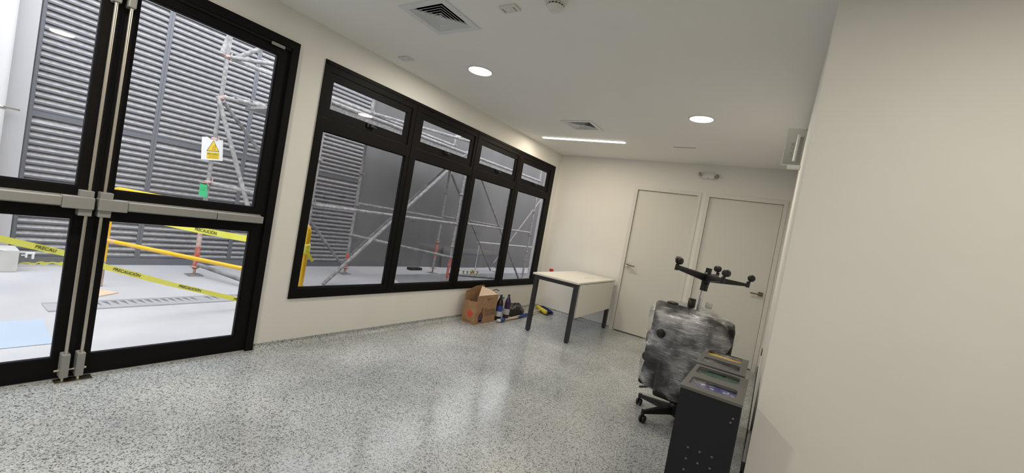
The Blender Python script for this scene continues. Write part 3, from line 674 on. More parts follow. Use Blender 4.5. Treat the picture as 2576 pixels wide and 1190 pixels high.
# ---------------------------------------------------------------- recycling bins
def rrect(x0, x1, y0, y1, r, z, n=6):
    p = []
    for cx_, cy_, a in ((x1-r, y1-r, 0), (x0+r, y1-r, PI/2), (x0+r, y0+r, PI), (x1-r, y0+r, 1.5*PI)):
        for i in range(n+1): t_ = a+PI/2*i/n; p.append((cx_+r*math.cos(t_), cy_+r*math.sin(t_), z))
    return p
def bin_(x0, x1, y0, y1, h, label, front_bag, back_bag, fl, bl, bolts):
    t = thing('recycling_bin', ((x0+x1)/2, (y0+y1)/2, 0), label, 'recycling bin', 'steel recycling bins along the wall')
    b = MB().box(x0+0.004, x1-0.004, y0+0.004, y0+0.007, 0.004, h-0.0125).box(x0+0.004, x1-0.004, y1-0.007, y1-0.004, 0.004, h-0.0125)
    b.box(x0+0.004, x0+0.007, y0+0.007, y1-0.007, 0.004, h-0.0125).box(x1-0.007, x1-0.004, y0+0.007, y1-0.007, 0.004, h-0.0125).box(x0+0.004, x1-0.004, y0+0.007, y1-0.007, 0.002, 0.01)
    b.build('body', BINB, t)
    # lid: flat top with two rounded openings
    ym = (y0+y1)/2; L = y1-y0
    ops = [rrect(x0+0.026, x1-0.034, y0+0.075, ym-0.040, 0.022, h), rrect(x0+0.026, x1-0.034, ym+0.010, y1-0.045, 0.022, h)] if False else [
        rrect(x0+0.024, x1-0.032, y0+0.058, y0+0.205, 0.022, h), rrect(x0+0.020, x1-0.036, y0+0.292, y0+0.445, 0.022, h)]
    bm = bmesh.new(); outer = [bm.verts.new(p) for p in ((x0, y0, h), (x1, y0, h), (x1, y1, h), (x0, y1, h))]
    ed = [bm.edges.new((outer[i], outer[(i+1) % 4])) for i in range(4)]
    for o in ops:
        vv = [bm.verts.new(p) for p in o]; ed += [bm.edges.new((vv[i], vv[(i+1) % len(vv)])) for i in range(len(vv))]
    bmesh.ops.triangle_fill(bm, use_beauty=True, use_dissolve=False, edges=ed)
    # drop triangles falling inside openings
    def inside(pt, poly):
        c = False; j = len(poly)-1
        for i in range(len(poly)):
            xi, yi = poly[i][:2]; xj, yj = poly[j][:2]
            if (yi > pt.y) != (yj > pt.y) and pt.x < (xj-xi)*(pt.y-yi)/(yj-yi)+xi: c = not c
            j = i
        return c
    for f in list(bm.faces):
        ce = f.calc_center_median()
        if any(inside(ce, o) for o in ops): bm.faces.remove(f)
    bmesh.ops.recalc_face_normals(bm, faces=bm.faces)
    r = bmesh.ops.extrude_face_region(bm, geom=list(bm.faces)); bmesh.ops.translate(bm, vec=(0, 0, -0.012), verts=[v for v in r['geom'] if isinstance(v, bmesh.types.BMVert)])
    bmesh.ops.recalc_face_normals(bm, faces=bm.faces)
    me = bpy.data.meshes.new('lid'); bm.to_mesh(me); bm.free(); me.materials.append(BINTOP)
    o = bpy.data.objects.new('lid', me); COL.objects.link(o); o.parent = t; o.matrix_parent_inverse = pmat(t).inverted()
    for o_, m_, lb in ((ops[0], front_bag, fl), (ops[1], back_bag, bl)):
        xa, xb = min(p[0] for p in o_), max(p[0] for p in o_); ya, yb_ = min(p[1] for p in o_), max(p[1] for p in o_)
        N_ = 16; mb = MB(); vs = []; fs = []; sd = random.random()*50
        for i in range(N_+1):
            for j in range(N_+1):
                u, v = i/N_, j/N_; e = min(u, 1-u, v, 1-v)
                z = h-0.017-0.004*min(1, e*4)+0.010*noise.noise(Vector((u*5+sd, v*5, 0)))*min(1, e*8)
                vs.append((xa-0.004+(xb-xa+0.008)*u, ya-0.004+(yb_-ya+0.008)*v, z))
        for i in range(N_):
            for j in range(N_): a = i*(N_+1)+j; fs.append((a, a+N_+1, a+N_+2, a+1))
        mb.add(vs, fs, True); mb.build('bin_liner', m_, t, label=lb)
        mb = MB(); vs = [];
        for i in range(N_+1):
            for j in range(N_+1):
                u, v = i/N_, j/N_; e = min(u, 1-u, v, 1-v)
                z = h-0.006+0.006*noise.noise(Vector((u*7+sd, v*5+9, 0)))*min(1, e*8)-0.006*min(1, e*5)
                vs.append((xa+0.001+(xb-xa-0.002)*u, ya+0.001+(yb_-ya-0.002)*v, z))
        mb.add(vs, fs, True); mb.build('clear_wrap', FILM2, t)
    for (bx_, bz_) in bolts:
        MB().lathe([(0.0052, 0.0), (0.0045, -0.003), (0.002, -0.0042), (0, -0.0045)], (bx_, y0+0.004, bz_), 12, axis='Y', mtx=Matrix.Scale(1, 3)).build('rivet', BINTOP, t)
    return t
bolts = [(x, z) for z in (0.433, 0.383, 0.333, 0.283) for x in (2.922, 2.970, 3.018)]+[(3.066, 0.621), (3.060, 0.602)]
bin_(2.843, 3.092, -3.914, -3.436, 0.69, 'dark grey steel recycling bin with green and blue liners, nearest the viewer', BAGBLUE, BAGGREEN, 'dark blue liner', 'dark green liner', bolts)
bin_(2.829, 3.072, -3.404, -2.958, 0.69, 'dark grey steel recycling bin with a yellow liner, behind the nearer bin', BAGGREY, BAGYEL, 'grey liner', 'yellow liner', [])

# ---------------------------------------------------------------- office chairs
def star(t, hub, zc, R, ang0, inv, tilt=None, castor_rot=None):
    """five-star base; inv=True upside down. hub = Vector at hub centre"""
    s = -1 if inv else 1
    T = tilt if tilt is not None else Matrix.Identity(3)
    def W_(p): return hub + T @ Vector(p)
    b = MB()
    b.lathe([(0.0, -0.045), (0.030, -0.045), (0.032, -0.02), (0.034, 0.03), (0.026, 0.05), (0.0, 0.05)], hub, 20, mtx=T)
    for k in range(5):
        a = ang0+2*PI*k/5; d = Vector((math.cos(a), math.sin(a), 0)); nn = Vector((-d.y, d.x, 0))
        e0 = d*0.02; e1 = d*(R-0.005)
        zt0, zb0 = (0.022, -0.035); zt1, zb1 = (-0.012, -0.034)
        if inv: zt0, zb0 = 0.035, -0.022; zt1, zb1 = 0.044, 0.022
        w0, w1 = 0.028, 0.014
        vs = []
        for (e, zt, zb, w) in ((e0, zt0, zb0, w0), (e1, zt1, zb1, w1)):
            for (sg, z) in ((-1, zb), (1, zb), (0.75, zt), (-0.75, zt)): vs.append(W_(e+nn*w*sg+Vector((0, 0, z))))
        b.add(vs, [(0, 1, 5, 4), (1, 2, 6, 5), (2, 3, 7, 6), (3, 0, 4, 7), (3, 2, 1, 0), (4, 5, 6, 7)])
        b.tube([W_(d*R+Vector((0, 0, 0.015 if inv else -0.040))), W_(d*R+Vector((0, 0, 0.062 if inv else -0.008)))], 0.014, 12)
    base = b.build('star_base', BLACKPL, t)
    for k in range(5):
        a = ang0+2*PI*k/5; d = Vector((math.cos(a), math.sin(a), 0))
        ca = castor_rot[k] if castor_rot else a+0.8
        cd = Vector((math.cos(ca), math.sin(ca), 0)); cn = Vector((-cd.y, cd.x, 0))
        zc_ = 0.092 if inv else zc
        ctr = d*R+cd*0.012+Vector((0, 0, zc_))
        cb = MB()
        for sg in (-1, 1):
            p = [(0.0, 0.024), (0.016, 0.024), (0.0265, 0.018), (0.0275, 0.006), (0.024, 0.004), (0, 0.004)]
            mt = T @ Matrix((cd, Vector((0, 0, 1)), cn*sg)).transposed()
            cb.lathe(p, W_(ctr), 20, mtx=mt)
        cb.tube([W_(ctr-cn*0.006), W_(ctr+cn*0.006)], 0.012, 10)
        cb.tube([W_(d*R+Vector((0, 0, 0.055 if inv else -0.03))), W_(ctr+Vector((0, 0, -0.012 if inv else 0.012)))], 0.008, 8)
        cb.build('caster', BLACKPL, t)
    return base
# upright chair
ch1 = thing('office_chair', (2.63, -2.40, 0), 'upright black office chair inside the stretch film, casters on the floor', 'office chair', 'film-wrapped office chairs')
hub1 = Vector((2.650, -2.555, 0.105))
star(ch1, hub1, -0.0772, 0.280, math.radians(163), False, castor_rot=[math.radians(q) for q in (95, 80, 10, 0, 60)])
MB().tube([hub1+Vector((0, 0, 0.03)), hub1+Vector((-0.02, 0.16, 0.28))], 0.024).build('gas_column', BLACKPL, ch1)
MB().rbox(2.60, -2.33, 0.415, 0.50, 0.46, 0.075, 0.035).build('seat', CUSH, ch1)
MB().rbox(2.495, -2.31, 0.680, 0.32, 0.07, 0.33, 0.03, rot=RX(-0.05)).build('backrest', CUSH, ch1)
MB().rbox(2.44, -2.46, 0.275, 0.17, 0.10, 0.20, 0.025, rot=RY(0.12)).build('lumbar_pad', CUSH, ch1)
MB().rbox(2.44, -2.43, 0.545, 0.20, 0.12, 0.13, 0.035).rbox(2.43, -2.42, 0.47, 0.16, 0.14, 0.12, 0.03).build('armrest', CUSH, ch1)
MB().tube([(2.54, -2.46, 0.200), (2.49, -2.53, 0.205), (2.44, -2.55, 0.198)], 0.006, 8).rbox(2.415, -2.555, 0.186, 0.075, 0.022, 0.016, 0.007, rot=RY(-0.35)).build('tilt_lever', BLACKPL, ch1)
# inverted chair
ch2 = thing('office_chair', (2.66, -2.20, 0.86), 'upside-down black office chair on top of the bundle, star base in the air', 'office chair', 'film-wrapped office chairs')
tl = Matrix.Rotation(math.radians(4), 3, 'Y')
hub2 = Vector((2.662, -2.20, 1.095))
star(ch2, hub2, 0, 0.295, math.radians(10), True, tilt=tl, castor_rot=[math.radians(q) for q in (5, 150, 120, 60, -20)])
MB().tube([hub2+tl @ Vector((0, 0, -0.10)), hub2+tl @ Vector((0, 0, -0.02))], 0.029, 20).build('column_sleeve', BLACKPL, ch2)
MB().tube([hub2+tl @ Vector((0, 0, 0.04)), hub2+tl @ Vector((0, 0, 0.088))], 0.023, 20).build('hub_cap', BLACKPL, ch2)
MB().tube([hub2+tl @ Vector((0, 0, -0.28)), hub2+tl @ Vector((0, 0, -0.09))], 0.0165, 20).build('gas_column', CHROME, ch2)
MB().rbox(2.69, -2.27, 0.735, 0.47, 0.46, 0.10, 0.045).build('seat', CUSH, ch2)
MB().rbox(2.585, -2.545, 0.66, 0.35, 0.075, 0.24, 0.034, rot=RX(-0.06)).build('backrest', CUSH, ch2)
MB().rbox(2.835, -2.41, 0.62, 0.22, 0.14, 0.34, 0.04).build('armrest', CUSH, ch2)
MB().rbox(2.62, -2.555, 0.36, 0.27, 0.06, 0.42, 0.028, rot=RX(-0.05)).build('headrest', CUSH, ch2)
MB().rbox(2.585, -2.22, 0.79, 0.20, 0.14, 0.05, 0.015).build('mechanism', BLACKPL, ch2)
MB().rbox(2.715, -2.18, 0.885, 0.055, 0.02, 0.05, 0.009).build('plastic_tab', WHITEPL, ch2)
sl = MB().lathe([(0, 0.0), (0.023, 0.0), (0.023, 0.03), (0.029, 0.04), (0.029, 0.105), (0.0, 0.105)], (2.606, -2.33, 0.818), 20).build('column_sleeve', BLACKPL)
tag(sl, 'short black plastic column sleeve poking up beside the chrome column', 'column sleeve')
# stretch film hull
OUT = [  # z, xl, xr, yf, yb
 (0.118, 2.585, 2.66, -2.50, -2.36), (0.14, 2.55, 2.70, -2.55, -2.32), (0.165, 2.50, 2.74, -2.585, -2.28), (0.20, 2.39, 2.76, -2.60, -2.24),
 (0.24, 2.345, 2.77, -2.61, -2.20), (0.30, 2.335, 2.78, -2.61, -2.16), (0.38, 2.325, 2.78, -2.61, -2.13), (0.45, 2.345, 2.79, -2.62, -2.09),
 (0.495, 2.315, 2.82, -2.62, -2.05), (0.515, 2.295, 2.85, -2.62, -2.05), (0.545, 2.345, 2.90, -2.62, -2.03), (0.60, 2.345, 2.925, -2.625, -2.02), (0.66, 2.335, 2.945, -2.63, -2.01),
 (0.70, 2.330, 2.955, -2.63, -2.00), (0.74, 2.328, 2.93, -2.62, -2.00), (0.785, 2.325, 2.905, -2.60, -2.00), (0.815, 2.324, 2.83, -2.52, -2.01), (0.842, 2.330, 2.76, -2.44, -2.03), (0.858, 2.42, 2.72, -2.38, -2.08)]
n_ = 120; vs = []; fs = []
def prof(z):
    for a, b in zip(OUT, OUT[1:]):
        if a[0] <= z <= b[0]:
            t_ = (z-a[0])/(b[0]-a[0]); return [a[i]+(b[i]-a[i])*t_ for i in range(5)]
zs = []; 
for a, b in zip(OUT, OUT[1:]):
    m_ = max(1, int((b[0]-a[0])/0.009)); zs += [a[0]+(b[0]-a[0])*i/m_ for i in range(m_)]
zs.append(OUT[-1][0])
for z in zs:
    _, xl, xr, yf, yb_ = prof(z); cx_, cy_ = (xl+xr)/2, (yf+yb_)/2; rx, ry = (xr-xl)/2, (yb_-yf)/2
    for j in range(n_):
        q = 2*PI*j/n_; c, s_ = math.cos(q), math.sin(q); e = 0.55
        x = cx_+rx*math.copysign(abs(c)**e, c); y = cy_+ry*math.copysign(abs(s_)**e, s_)
        w = noise.noise(Vector((x*7, y*7, z*9)))*0.016 + noise.noise(Vector((x*18+z*14, y*18, z*34)))*0.008 + noise.noise(Vector((x*10, y*10+4, z*90+x*45)))*0.0035
        vs.append((x+c*w, y+s_*w, z+0.010*noise.noise(Vector((x*8, y*8, 3)))))
K = len(zs)
for i in range(K-1):
    for j in range(n_): fs.append((i*n_+j, i*n_+(j+1) % n_, (i+1)*n_+(j+1) % n_, (i+1)*n_+j))
fm = MB().add(vs, fs, True)
cb_ = len(vs); last = vs[-n_:]
fm.add(last+[(2.60, -2.22, 0.868)], [(j, (j+1) % n_, n_) for j in range(n_)], True)
fo = fm.build('stretch_film', FILM, merge=True)
tag(fo, 'shiny crinkled clear stretch film wound around the stacked office chairs', 'stretch film')
t = MB(); ell(t, (2.475, -2.618, 0.640), 0.033, 0.012, 0.036); o = t.build('chair_knob', BLACKPL); tag(o, 'black oval plastic knob showing through a hole in the film front', 'knob')
t = MB(); ell(t, (2.475, -2.37, 0.858), 0.045, 0.04, 0.012); o = t.build('armrest_tip', BLACKPL); tag(o, 'black plastic armrest tip showing through the top of the film', 'armrest tip')

# ---------------------------------------------------------------- outside: louvred screen and walls
LX = -3.37; PIT = 0.0675
edges = [-5.09, -4.09, -3.09, -2.09, -1.10]
lb = ['grey louvred panel outside behind the left door leaf, leftmost of four', 'grey louvred panel outside behind the warning sign post',
      'grey louvred panel outside hidden partly by the wall between door and window', 'grey louvred panel outside at the left end of the black window']
for i in range(4):
    a, b = edges[i], edges[i+1]
    t = thing('louver_panel', (LX, (a+b)/2, -0.05), lb[i], 'louver panel', 'louvred panels across the courtyard')
    w0 = 0.028
    slab((a+0.001, b-0.001, -0.049, 3.35), [(a+w0, b-w0, 0.05, 1.475), (a+w0, b-w0, 1.545, 3.29)], 'YZ', LX-0.03, LX+0.03).build('frame', LOUVF, t)
    for z0, z1 in ((0.05, 1.475), (1.545, 3.29)):
        mb = MB(); lips = MB(); z = z0
        while z < z1-0.02:
            # blade: back-top to front-bottom with a small return lip
            zt = z+PIT*1.0; f0 = LX+0.034; b0 = LX-0.012
            y0, y1 = a+w0-0.002, b-w0+0.002
            zt = min(zt, z1+0.01)
            p = [(f0, z+0.014), (b0, zt+0.006), (b0-0.003, zt), (f0-0.003, z+0.010)]
            n6 = len(p); vv = [(x_, y_, z_) for y_ in (y0, y1) for x_, z_ in p]
            mb.add(vv, [(k, (k+1) % n6, n6+(k+1) % n6, n6+k) for k in range(n6)]+[tuple(range(n6-1, -1, -1)), tuple(range(n6, 2*n6))])
            lips.box(f0-0.002, f0+0.0015, y0, y1, z-0.006, z+0.0145)
            z += PIT
        mb.build('slats', LOUV, t); lips.build('slat_lips', LOUVF, t)
struct('wall_screen', MB().box(LX-0.10, LX-0.05, -5.09, -1.1, -0.05, 3.35), LOUVF)
struct('wall_yard', MB().box(LX-0.10, LX+0.0, -1.10, 9, -0.05, 3.6).box(LX, LX+0.012, -1.10, 9, -0.05, 0.035).box(LX+0.013, LX+0.06, 1.35, 3.1, -0.05, 0.42).box(LX, LX+0.006, -1.10, -1.06, 0, 3.6), PLASTER)
struct('trim_2', MB().box(LX+0.03, LX+0.045, -5.09, -1.1, -0.049, 0.03), LOUVF)
struct('wall_pier', MB().box(-5.0, -3.22, -8.5, -5.115, -0.05, 3.8), PALEWALL)
struct('wall_end', MB().box(-8, -0.3, -9.2, -9.0, -0.05, 4.2).box(-3.4, -0.3, 8.0, 8.2, -0.05, 4.2), PALEWALL)
t = thing('downpipe', (-3.14, -5.33, -0.05), 'thick pale downpipe on the light pier at the far left outside', 'downpipe')
MB().tube([(-3.135, -5.335, 0.26), (-3.135, -5.335, 4.1)], 0.075, 28).build('pipe', PIPEW, t)
MB().lathe([(0.076, -0.012), (0.083, -0.012), (0.083, 0.012), (0.076, 0.012)], (-3.135, -5.335, 1.49), 28).box(-3.145, -3.125, -5.26, -5.17, 1.485, 1.50).tube([(-3.06, -5.36, 1.49), (-3.03, -5.42, 1.49)], 0.02).build('bracket', STEEL, t)
t = MB().box(-3.20, -2.94, -5.75, -5.075, -0.05, 0.165).build('concrete_block', CONC, bevel=0.008); tag(t, 'pale concrete block on the ground outside at the far left', 'block')
t = thing('clamp', (-3.0, -4.98, 0.17), 'small white metal clamp beside the pale concrete block', 'clamp')
MB().tube([(-2.93, -5.25, 0.172), (-2.965, -5.03, 0.142)], 0.004).build('rod', WHITEPL, t)
MB().box(-2.985, -2.955, -5.035, -4.972, 0.125, 0.144).box(-2.985, -2.955, -5.035, -5.020, 0.090, 0.126).box(-2.985, -2.955, -4.992, -4.975, 0.078, 0.126).tube([(-2.97, -5.06, 0.112), (-2.97, -5.03, 0.112)], 0.006).build('jaw', WHITEPL, t, bevel=0.004)

# ground details
struct('paving', MB().poly([(-2.62, -0.75, -0.0498), (-0.35, -1.9, -0.0498), (-0.35, 8.9, -0.0498), (-2.62, 8.9, -0.0498)], (0, 0, 0.0008)), noisy('paving_with_deck_shade', (0.20, 0.20, 0.205), (0.26, 0.26, 0.262), 1.5, 0.7))  # darker concrete sheet, with the scaffold deck's shade put into its colour
t = thing('drain_grate', (-1.61, -4.0, -0.05), 'long zinc drain cover with triangular slots in the courtyard paving', 'drain cover')
MB().box(-1.735, -1.485, -5.09, -2.0, -0.0499, -0.044).build('cover_strip', ZINC, t)
MB().box(-1.500, -1.488, -5.09, -2.0, -0.044, -0.0405).box(-1.735, -1.725, -5.09, -2.0, -0.044, -0.0405).box(-1.725, -1.50, -4.05, -4.02, -0.044, -0.0425).build('edge_bead', ZINC, t)
for ya, yb_ in ((-4.98, -4.10), (-3.98, -2.08)):
  sl_ = MB(); y = ya
  while y < yb_:
      sl_.poly([(-1.70, y, -0.0438), (-1.57, y+0.038, -0.0438), (-1.70, y+0.038, -0.0438)], (0, 0, 0.0006))
      y += 0.058
  sl_.build('slots', LOUVF, t)
t = MB().poly([(-1.872, -4.732, -0.049), (-1.987, -4.566, -0.049), (-2.133, -4.672, -0.049), (-2.19, -4.84, -0.049), (-1.86, -4.86, -0.049)], (0, 0, 0.010)).build('plywood_offcut', PLY)
tag(t, 'orange plywood offcut lying on the paving behind the door stiles', 'plywood')
t = MB().poly([(-1.30, -6.6, -0.0495), (-0.735, -6.6, -0.0495), (-0.729, -5.181, -0.0495), (-1.297, -5.146, -0.0495)], (0, 0, 0.004)).build('access_cover', PANELB)
tag(t, 'flat pale blue cover plate in the paving outside the left door', 'cover plate')

# ---------------------------------------------------------------- scaffold
sc = thing('scaffold', (-2.37, -1.2, -0.05), 'cement-splashed tube scaffold standing in the courtyard outside', 'scaffold')
G0 = -0.05; XB, XF = -2.74, -2.0
def tb_(name, p, q, r=0.024, m=GALV, wob=False): return MB().tube([p, q], r, 14).build(name, m, sc)
def foot(x, y):
    f = MB().box(x-0.075, x+0.075, y-0.075, y+0.075, G0+0.001, G0+0.008).build('base_plate', GALVD, sc)
    MB().tube([(x, y, G0+0.006), (x, y, G0+0.20)], 0.016, 12).lathe([(0.02, 0.10), (0.048, 0.10), (0.048, 0.112), (0.02, 0.115)], (x, y, G0), 12).box(x-0.07, x+0.07, y-0.012, y+0.012, G0+0.10, G0+0.11).build('screw_jack', RUSTY, f)
def collar(x, y, z, m=PINKC):
    MB().lathe([(0.025, -0.02), (0.034, -0.02), (0.034, 0.02), (0.025, 0.02)], (x, y, z), 16).box(x-0.055, x+0.055, y-0.010, y+0.010, z-0.006, z+0.006).box(x-0.010, x+0.010, y-0.055, y+0.055, z-0.006, z+0.006).tube([(x+0.03, y+0.03, z-0.03), (x+0.03, y+0.03, z+0.055)], 0.008, 8).build('coupler', m, sc)
for y, redtop in ((-3.70, 0.62), (-1.60, 0.12), (0.475, 0.42), (2.82, 0.10)):
    foot(XB, y)
    tb_('upright', (XB, y, 0.06), (XB, y, 4.0), 0.0235)
    if y < 1: MB().tube([(XB, y, 0.03 if y < 0 else 0.28), (XB, y, 0.30 if y < 0 else 0.64)], 0.0275, 14).build('red_sleeve', REDTUBE, sc)
    if y == -3.70: MB().tube([(XB, y, 0.30), (XB, y, 0.70)], 0.0255, 14).build('faded_sleeve', PINKC, sc)
    for z in (0.60, 1.10, 1.62, 2.12, 2.62): collar(XB, y, z, PINKC if y == -3.70 else GALV)
for y in (-2.81, 0.09, 2.88):
    foot(XF, y)
    tb_('upright', (XF, y, 0.04), (XF, y, 4.0), 0.0235, GALV)
    if y < 1: MB().tube([(XF, y, 0.02), (XF, y, 0.38)], 0.0275, 14).build('red_sleeve', REDTUBE if y > 0 else PINKC, sc)
    for z in (0.42, 0.62, 1.05, 1.62, 2.38): collar(XF, y, z, GALV)
tb_('ledger', (XF, -2.81, 1.035), (XF, 0.09, 1.06), 0.024)
tb_('ledger', (XF, 0.09, 1.09), (XF, 2.88, 1.10), 0.024)
tb_('ledger', (XB, -3.70, 2.615), (XB, -1.60, 2.61), 0.023)
tb_('ledger', (XB, -1.60, 2.61), (XB, 0.475, 2.61), 0.023)
tb_('ledger', (XB, -1.60, 1.13), (XB, 0.475, 1.10), 0.022, GALV)
tb_('ledger', (XB, 0.475, 1.14), (XB, 2.82, 1.12), 0.022, GALVD)
tb_('ledger', (XB, -1.60, 0.60), (XF, 0.09, 0.415), 0.024)
tb_('ledger', (XB, -3.70, 1.095), (XF, -2.81, 1.02), 0.024)
tb_('ledger', (XB, -3.70, 2.14), (XF, -2.81, 2.14), 0.026)
tb_('ledger', (XB, -3.70, 2.62), (XF, -2.81, 2.74), 0.024)
tb_('ledger', (XB, -1.60, 2.62), (XF, 0.09, 2.62), 0.024)
tb_('transom', (XB, 0.475, 2.1), (XF, 0.09, 2.38), 0.022, GALVD)
tb_('transom', (XB, 2.82, 2.10), (XF, 2.88, 2.36), 0.022, GALVD)
tb_('brace', (XF, -2.46, -0.03), (XF, 0.06, 2.42), 0.026)
tb_('brace', (XB, -1.70, 0.12), (XB, 0.36, 2.14), 0.020, GALVD)
tb_('brace', (XF, 0.26, 2.36), (XF, 2.70, -0.03), 0.022, GALVD)
tb_('brace', (XB, 0.55, 2.02), (XB, 2.55, 0.0), 0.020, GALVD)
tb_('brace', (XB, 2.62, 0.18), (XB, 4.75, 2.40), 0.019, GALV)
tb_('brace', (XB, -3.66, 2.08), (XB, -1.68, 0.10), 0.021, GALVD)
tb_('brace', (XB, -3.73, 2.12), (-2.23, -3.08, -0.02), 0.025)
tb_('brace', (-2.70, -3.69, 0.09), (-1.62, -3.27, -0.02), 0.024, GALVD)
tb_('brace', (XB, -3.43, 0.84), (XB, -2.60, 0.44), 0.022)
tb_('brace', (XB, -3.76, 2.62), (XB-0.1, -3.62, 3.15), 0.030)
tb_('brace', (XB, -3.66, 2.60), (XF-0.2, -2.95, 3.3), 0.026)
# deck and its truss at head height
MB().box(XB+0.03, XF-0.03, -2.81, 0.09, 2.300, 2.335).box(XB+0.03, XF-0.03, 0.10, 2.88, 2.300, 2.335).build('deck', GALVD, sc)
for y0, y1 in ((-2.81, 0.09), (0.09, 2.88)):
    tb_('deck_ledger', (XF, y0, 2.385), (XF, y1, 2.385), 0.026)
    tb_('deck_ledger', (XF, y0, 2.235), (XF, y1, 2.235), 0.018)
    MB().box(XF-0.010, XF+0.004, y0+0.03, y1-0.03, 2.245, 2.365).build('toe_board', GALV, sc)
# hooks along the head-height transom seen through the door
hk = MB()
for i in range(6):
    u = 0.14+i*0.145; p = Vector((XB, -3.70, 2.14)).lerp(Vector((XF, -2.81, 2.14)), u)
    hk.box(p.x-0.05, p.x+0.03, p.y-0.028, p.y+0.028, p.z+0.02, p.z+0.036).box(p.x+0.022, p.x+0.034, p.y-0.012, p.y+0.03, p.z-0.02, p.z+0.03)
hk.build('deck_hooks', GALV, sc)
MB().box(XB+0.05, XF-0.12, -3.45, -2.9, 2.075, 2.105).build('deck', GALV, sc)

# warning sign and green tag tied to the scaffold post
t = thing('warning_sign', (-2.70, -3.73, 1.49), 'white PELIGRO sheet with yellow triangle hanging on the scaffold post', 'sign')
sx0 = -2.700
Psg = [(sx0, -3.846, 1.617), (sx0, -3.790, 1.630), (sx0, -3.755, 1.607), (sx0, -3.628, 1.632), (sx0, -3.600, 1.382), (sx0, -3.822, 1.352)]
MB().poly([Vector(p) for p in Psg], (0.003, 0, 0)).build('sheet', PAPER, t)
def sg(u, v): # u right (0..1) v up (0..1) on the sheet
    a = Vector((sx0+0.0035, -3.822, 1.352)); b = Vector((sx0+0.0035, -3.600, 1.382)); c = Vector((sx0+0.0035, -3.844, 1.610))
    return a+(b-a)*u+(c-a)*v
tri = [sg(0.24, 0.42), sg(0.80, 0.42), sg(0.52, 0.90)]
MB().poly([sg(0.22, 0.405), sg(0.82, 0.405), sg(0.52, 0.925)], (0.0005, 0, 0)).build('triangle_border', SIGNK, t)
MB().poly([p+Vector((0.0008, 0, 0)) for p in (sg(0.26, 0.43), sg(0.78, 0.43), sg(0.52, 0.885))], (0.0005, 0, 0)).build('triangle', SIGNY, t)
MB().poly([p+Vector((0.0016, 0, 0)) for p in (sg(0.585, 0.46), sg(0.625, 0.46), sg(0.625, 0.70), sg(0.585, 0.74))], (0.0004, 0, 0)).poly([p+Vector((0.0016, 0, 0)) for p in (sg(0.49, 0.47), sg(0.53, 0.47), sg(0.53, 0.66), sg(0.49, 0.66))], (0.0004, 0, 0)).build('pictogram', mat('ochre_ink', (0.5, 0.25, 0.03), 0.6), t)
MB().poly([sg(0.24, 0.07), sg(0.82, 0.07), sg(0.82, 0.37), sg(0.24, 0.37)], (0.0005, 0, 0)).build('text_panel', SIGNY, t)
o_ = sg(0.53, 0.275)+Vector((0.0012, 0, 0))
text('lettering', 'PELIGRO', SIGNK, 0.036, frame_mtx(o_, sg(1, 0)-sg(0, 0), sg(0, 1)-sg(0, 0)), t, sx=0.82)
MB().poly([p+Vector((0.001, 0, 0)) for p in (sg(0.32, 0.165), sg(0.74, 0.165), sg(0.74, 0.185), sg(0.32, 0.185))], (0.0004, 0, 0)).poly([p+Vector((0.001, 0, 0)) for p in (sg(0.30, 0.10), sg(0.76, 0.10), sg(0.76, 0.12), sg(0.30, 0.12))], (0.0004, 0, 0)).build('small_print', mat('ochre_print', (0.45, 0.28, 0.03), 0.6), t)
t = thing('scaffold_tag', (-2.70, -3.75, 1.0), 'green paper tag tied to the scaffold post below the warning sheet', 'tag')
MB().poly([(-2.705, -3.795, 1.075), (-2.705, -3.715, 1.060), (-2.705, -3.705, 0.905), (-2.705, -3.790, 0.930)], (0.003, 0, 0)).build('card', GREENP, t)
MB().box(-2.7015, -2.701, -3.785, -3.725, 1.02, 1.023).box(-2.7015, -2.701, -3.785, -3.735, 0.995, 0.998).build('print', mat('dark_green_ink', (0.02, 0.25, 0.1), 0.6), t)
MB().tube([(-2.70, -3.81, 1.09), (-2.698, -3.77, 1.085), (-2.70, -3.73, 1.092), (-2.70, -3.70, 1.05)], 0.007, 8).build('string', RUSTY, t)

# ---------------------------------------------------------------- yellow barrier and tapes
A = Vector((-2.29, -4.632, 0)); B = Vector((-0.44, -3.735, 0)); D = (B-A).normalized(); up_ = Vector((0, 0, 1))
t = thing('barrier', (A+B)/2+Vector((0, 0, -0.05)), 'yellow tubular barrier frame standing outside behind the right door leaf', 'barrier')
def arc(c, d0, d1, r, n=6): return [c+d0*r*math.cos(PI/2*i/n)+d1*r*math.sin(PI/2*i/n) for i in range(n+1)]
zt = 0.915; r = 0.07
pts = [A+up_*0.20]+arc(A+D*r+up_*(zt-r), -D, up_, r)+arc(B-D*r+up_*(zt-r), up_, D, r)+[B+up_*0.35]
MB().tube(pts, 0.021, 14, cap=False).build('top_frame', YELLOWM, t)
MB().tube([A+up_*0.20, A+up_*-0.045], 0.021, 14).build('leg', RUSTY, t); MB().tube([B+up_*0.36, B+up_*-0.045], 0.021, 14).build('leg', RUSTY, t, label='leg with worn paint and rust')
MB().tube([A+up_*0.405, B+up_*0.405], 0.019, 14).build('lower_rail', YELLOWM, t)
